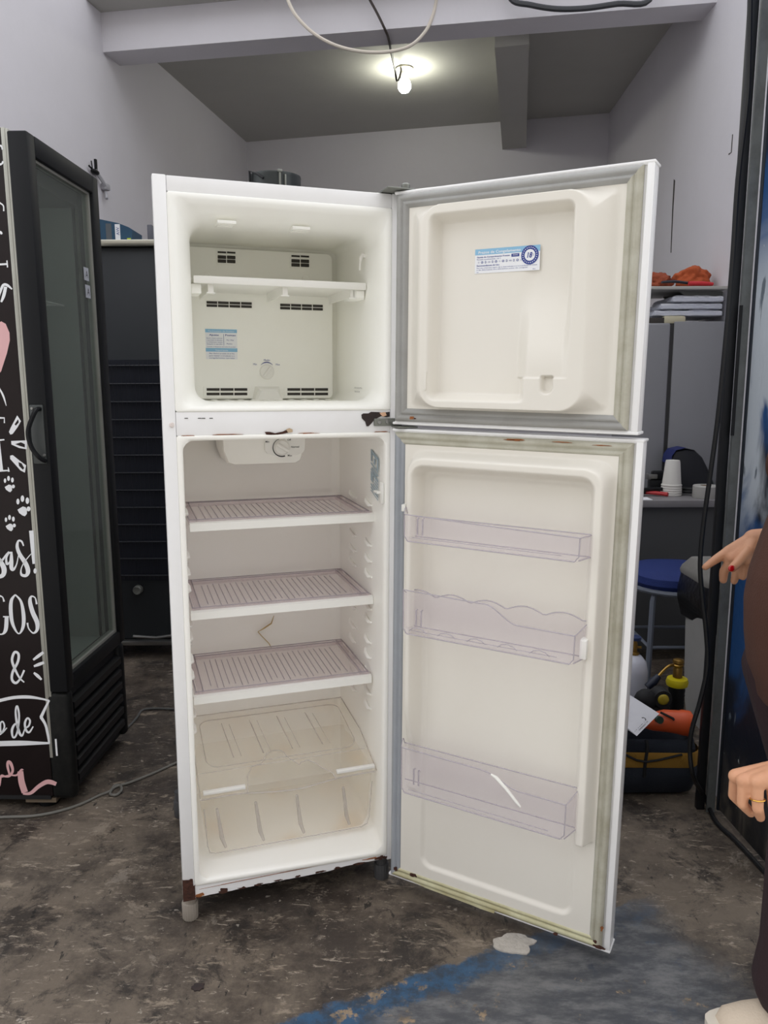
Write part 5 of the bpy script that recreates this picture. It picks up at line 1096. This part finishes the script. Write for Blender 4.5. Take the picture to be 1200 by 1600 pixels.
# torch bottle
ty = 2.88; c = at(1058, 1065, 'y', ty); zk = c.z; tbx = thing('torch_bottle', 'black torch bottle with a yellow collar and brass head by the pale bin', 'gas torch', (c.x+.0, ty, 0))
bm = bmesh.new(); pr = [(.028, 0), (.032, .006)]
for k in range(16): pr += [(.032, .02+k*(zk-.06)/16), (.030, .02+(k+.5)*(zk-.06)/16)]
pr += [(.032, zk-.03), (.024, zk-.012)]; lathe(bm, pr, 18); obj('bottle_body', bm, M_BLACK, tbx)
bm = bmesh.new(); lathe(bm, [(.026, zk-.020), (.040, zk-.014), (.043, zk), (.038, zk+.014), (.02, zk+.018)], 20); obj('collar', bm, mat('collar_yellow', (206, 190, 20), .4), tbx)
bm = bmesh.new(); lathe(bm, [(.014, zk+.016), (.018, zk+.02), (.018, zk+.055), (.014, zk+.06), (.020, zk+.064), (.022, zk+.07), (.018, zk+.074), (.022, zk+.08), (.020, zk+.09), (.01, zk+.094)], 16)
z2 = at(1050, 1040, 'y', ty).z; tube(bm, [(-.012, 0, z2), (-.035, -.01, z2+.004), (-.06, -.02, z2-.008), (-.085, -.03, z2-.03)], [.006, .006, .005, .006], 8, smooth=4); obj('brass_head', bm, MATS['brass'], tbx)
bm = bmesh.new(); tube(bm, [(-.085, -.03, z2-.03), (-.105, -.035, z2-.05), (-.13, -.04, z2-.072)], [.012, .017, .014], 10); obj('torch_grip', bm, mat('grip_navy', (20, 28, 48), .5), tbx)
# black gauge with yellow face
c = at(1036, 1090, 'y', 2.77); gs = thing('pressure_gauge', 'black gauge set with a yellow face behind the orange tool', 'gauge', (c.x-.006, 2.77, 0))
bm = bmesh.new(); bx(bm, -.05, .034, -.012, .035, .0, c.z-.03, bev=.012); lathe(bm, [(.012, -.02), (.034, -.02), (.036, -.01), (.036, .03), (.012, .034)], 20, (0, -.0, c.z), axis='y'); ball(bm, (-.06, .0, c.z-.01), (.045, .03, .045), 12); obj('gauge_body', bm, M_BLACKM, gs)
bm = bmesh.new(); lathe(bm, [(.001, -.026), (.016, -.026), (.021, -.022), (.022, -.018)], 16, (0, 0, c.z), axis='y'); obj('gauge_face', bm, mat('face_yellow', (170, 150, 40), .5), gs)

# ------------------------------------------------------------------ PERSON at the right edge
PO = Vector((.93, 1.58, 0)); DXP = Vector((.032, 0, 0))
pe = thing('person', 'person in a brown top and dark trousers at the right edge, one hand reaching', 'person', PO+DXP)
def capsule(bm, a, b, ra, rb, n=12):
    a, b = Vector(a)-PO, Vector(b)-PO; d = (b-a); L_ = d.length; t = d/L_ if L_ > 1e-6 else Vector((0, 0, 1))
    u = t.cross(Vector((0, 0, 1))); u = u if u.length > .05 else t.cross(Vector((1, 0, 0))); u.normalize(); w = t.cross(u); rs = []
    for k in range(4): th = math.pi/2*(k+.35)/4; rs.append((a-t*ra*math.cos(th), ra*math.sin(th)))
    rs.append((a, ra)); rs.append((b, rb))
    for k in range(3, -1, -1): th = math.pi/2*(k+.35)/4; rs.append((b+t*rb*math.cos(th), rb*math.sin(th)))
    rings(bm, [[c+(u*math.cos(2*math.pi*i/n)+w*math.sin(2*math.pi*i/n))*r for i in range(n)] for c, r in rs], True, True)
def chain(bm, pts, rad):
    for i in range(len(pts)-1): capsule(bm, pts[i], pts[i+1], rad[i], rad[i+1])
def remeshed(name, bm, vox, sm, m, parent, label=None):
    bmesh.ops.recalc_face_normals(bm, faces=bm.faces); me = bpy.data.meshes.new('tmp'); bm.to_mesh(me); bm.free(); o = bpy.data.objects.new('tmp', me); col.objects.link(o)
    md = o.modifiers.new('r', 'REMESH'); md.mode = 'VOXEL'; md.voxel_size = vox
    s = o.modifiers.new('s', 'SMOOTH'); s.iterations = sm; s.factor = .5
    dg = bpy.context.evaluated_depsgraph_get(); dg.update(); m2 = bpy.data.meshes.new_from_object(o.evaluated_get(dg)); bpy.data.objects.remove(o)
    m2.name = name; m2.materials.clear(); m2.materials.append(m); m2.polygons.foreach_set('use_smooth', [True]*len(m2.polygons))
    r = bpy.data.objects.new(name, m2); col.objects.link(r); r.parent = parent
    if label: r['label'] = label
    return r
M_SKIN = mat('skin', (206, 152, 118), .5, var=(30, .3, (190, 130, 100)), bump=(220, .08))
bm = bmesh.new()
# head and neck, looking left and a little down
chain(bm, [(.95, 1.58, 1.28), (.925, 1.58, 1.42)], [.055, .05])
ball(bm, Vector((.905, 1.58, 1.515))-PO, (.095, .075, .112), 20); ball(bm, Vector((.862, 1.58, 1.462))-PO, (.05, .05, .05), 14)
chain(bm, [(.815, 1.58, 1.525), (.803, 1.58, 1.497)], [.009, .012]); chain(bm, [(.818, 1.562, 1.455), (.818, 1.598, 1.455)], [.008, .008])
for s in (-1, 1): ball(bm, Vector((.915, 1.58+s*.077, 1.51))-PO, (.02, .01, .03), 10)
# torso and hips (under the clothes)
chain(bm, [(.94, 1.50, 1.24), (.94, 1.66, 1.24)], [.062, .062]); chain(bm, [(.94, 1.58, 1.22), (.93, 1.58, .98), (.935, 1.58, .88)], [.10, .11, .12])
# legs
for y, yk, ya, xa in ((1.50, 1.51, 1.515, .885), (1.66, 1.67, 1.69, 1.08)): chain(bm, [(.90, y, .84), (.5*(.86+xa), yk, .47), (xa, ya, .08)], [.078, .052, .036])
# near arm, relaxed fist
S, E_, Wr = (.935, 1.40, 1.235), (.91, 1.345, .915), (.772, 1.365, .712)
chain(bm, [S, E_], [.052, .040]); chain(bm, [E_, Wr], [.039, .027])
def hp(px, py, y): return tuple(at(px, py, 'y', y)-DXP)
K = [hp(1150, 1213, 1.385), hp(1162, 1220, 1.357), hp(1183, 1222, 1.34), hp(1206, 1222, 1.342)]      # knuckles, index to little
for k in K: capsule(bm, Wr, k, .024, .0145)
capsule(bm, Vector(K[0])*.8+Vector(Wr)*.2, Vector(K[3])*.8+Vector(Wr)*.2, .016, .016)
D = [(hp(1146, 1243, 1.402), hp(1160, 1258, 1.425)), (hp(1160, 1256, 1.352), hp(1173, 1270, 1.388)), (hp(1184, 1263, 1.331), hp(1188, 1277, 1.366)), (hp(1209, 1262, 1.334), hp(1210, 1275, 1.36))]
for k, (m1, m2_) in zip(K, D): chain(bm, [k, m1, m2_], [.0118, .0104, .0090])
chain(bm, [Wr, hp(1196, 1205, 1.41), hp(1172, 1240, 1.425)], [.018, .014, .011])
# far arm reaching: index out, other fingers hanging, thumb across
S2, E2 = (.935, 1.775, 1.245), (1.03, 1.86, 1.05); W2 = hp(1178, 842, 1.90)
chain(bm, [S2, E2], [.050, .040]); chain(bm, [E2, W2], [.038, .025])
kk = [hp(1138, 862, 1.90), hp(1144, 872, 1.885), hp(1157, 878, 1.87), hp(1165, 876, 1.855)]
for k in kk: capsule(bm, W2, k, .021, .015)
chain(bm, [kk[0], hp(1120, 873, 1.895), hp(1102, 886, 1.89)], [.014, .0115, .0085])
chain(bm, [kk[1], hp(1131, 893, 1.90), hp(1130, 906, 1.905)], [.013, .0115, .010]); chain(bm, [kk[2], hp(1150, 896, 1.875), hp(1147, 908, 1.88)], [.012, .0105, .009]); chain(bm, [kk[3], hp(1163, 894, 1.86), hp(1161, 902, 1.865)], [.010, .009, .008])
chain(bm, [hp(1168, 862, 1.86), hp(1154, 878, 1.845), hp(1144, 888, 1.835)], [.015, .012, .0105])
body = remeshed('body', bm, .0034, 2, M_SKIN, pe)
# nails, ring
c = Vector(hp(1143, 888, 1.825))-PO; bm = bmesh.new(); ball(bm, c, (.0085, .004, .0080), 12); obj('red_nail', bm, mat('nail_red', (190, 14, 24), .2, coat=.5), pe, label='red painted thumbnail')
c = (Vector(K[2])*.35+Vector(D[2][0])*.65)-PO; ax_ = (Vector(D[2][0])-Vector(K[2])).normalized(); bm = bmesh.new()
u = ax_.cross(Vector((0, 1, 0))).normalized(); w = ax_.cross(u); tube(bm, [c+(u*math.cos(2*math.pi*k/20)+w*math.sin(2*math.pi*k/20))*.0128 for k in range(21)], .0014, 6); obj('ring', bm, mat('gold', (214, 170, 80), .25, metal=1), pe, label='thin gold ring')
# hair, eyes
bm = bmesh.new(); ball(bm, Vector((.925, 1.58, 1.53))-PO, (.105, .088, .115), 20)
for v in list(bm.verts):
    if v.co.x < -.075 and v.co.z < 1.575: v.co.x = -.06
chain(bm, [(.99, 1.58, 1.50), (1.02, 1.58, 1.36), (1.015, 1.58, 1.24)], [.06, .055, .03]); remeshed('hair', bm, .006, 3, mat('hair_brown', (46, 32, 26), .6, bump=(90, .6)), pe)
for s in (-1, 1): bm = bmesh.new(); ball(bm, Vector((.817, 1.58+s*.03, 1.527))-PO, (.008, .012, .006), 10); obj('eye', bm, M_BLACK, pe)
# brown top: loose body and sleeves
M_BRN = mat('brown_knit', (72, 42, 30), .9, bump=(260, .25), var=(6, .3, (60, 34, 26)))
bm = bmesh.new(); secs = ((.935, .140, .19, .735), (.935, .150, .195, .775), (.930, .160, .205, .81), (.925, .166, .208, .88), (.922, .170, .205, .96), (.924, .166, .20, 1.02), (.93, .148, .195, 1.10), (.937, .128, .19, 1.18), (.942, .112, .19, 1.25), (.944, .092, .165, 1.305), (.944, .062, .07, 1.335))
rings(bm, [[(cx-PO.x+rx*math.cos(2*math.pi*k/28), ry*math.sin(2*math.pi*k/28), z) for k in range(28)] for cx, rx, ry, z in secs], True, True)
for sh_, el, wr, tt in ((S, E_, Wr, .42), (S2, E2, W2, .30)):
    e2 = Vector(el)+(Vector(wr)-Vector(el))*tt; chain(bm, [sh_, el, e2], [.080, .064, .050])
remeshed('top', bm, .007, 4, M_BRN, pe, 'loose brown top')
# trousers
bm = bmesh.new(); M_TR = mat('maroon_trousers', (44, 26, 30), .85, bump=(200, .2))
chain(bm, [(.91, 1.54, .86), (.91, 1.62, .86)], [.135, .135])
for y, yk, ya, xa in ((1.50, 1.51, 1.515, .885), (1.66, 1.67, 1.69, 1.08)): chain(bm, [(.875, y, .80), (.5*(.86+xa), yk, .48), (xa, ya, .20), (xa, ya, .115)], [.095, .080, .090, .100])
remeshed('trousers', bm, .007, 3, M_TR, pe)
for x, y in ((.886, 1.515), (1.085, 1.69)):
    bm = bmesh.new(); rs = []
    for t, w, h in ((-.185, .020, .030), (-.165, .038, .046), (-.12, .046, .054), (-.06, .044, .066), (0, .040, .085), (.05, .038, .088), (.075, .03, .08)):
        rs.append([(x-PO.x+.01+t, y-PO.y+w*math.cos(2*math.pi*k/18), max(.004, h*.5+h*.5*math.sin(2*math.pi*k/18))) for k in range(18)])
    rings(bm, rs, True, True); s_ = obj('shoe', bm, mat('beige_shoe', (206, 190, 170), .7, bump=(150, .2)), pe, angle=60)
    bm = bmesh.new(); rings(bm, [[(x-PO.x-.06+p[0]*.14, y-PO.y+p[1]*.05, z) for p in rrect(-1, 1, -1, 1, .7, 5)] for z in (0, .018)], True, True); obj('shoe_sole', bm, mat('sole_white', (214, 206, 192), .7), pe)
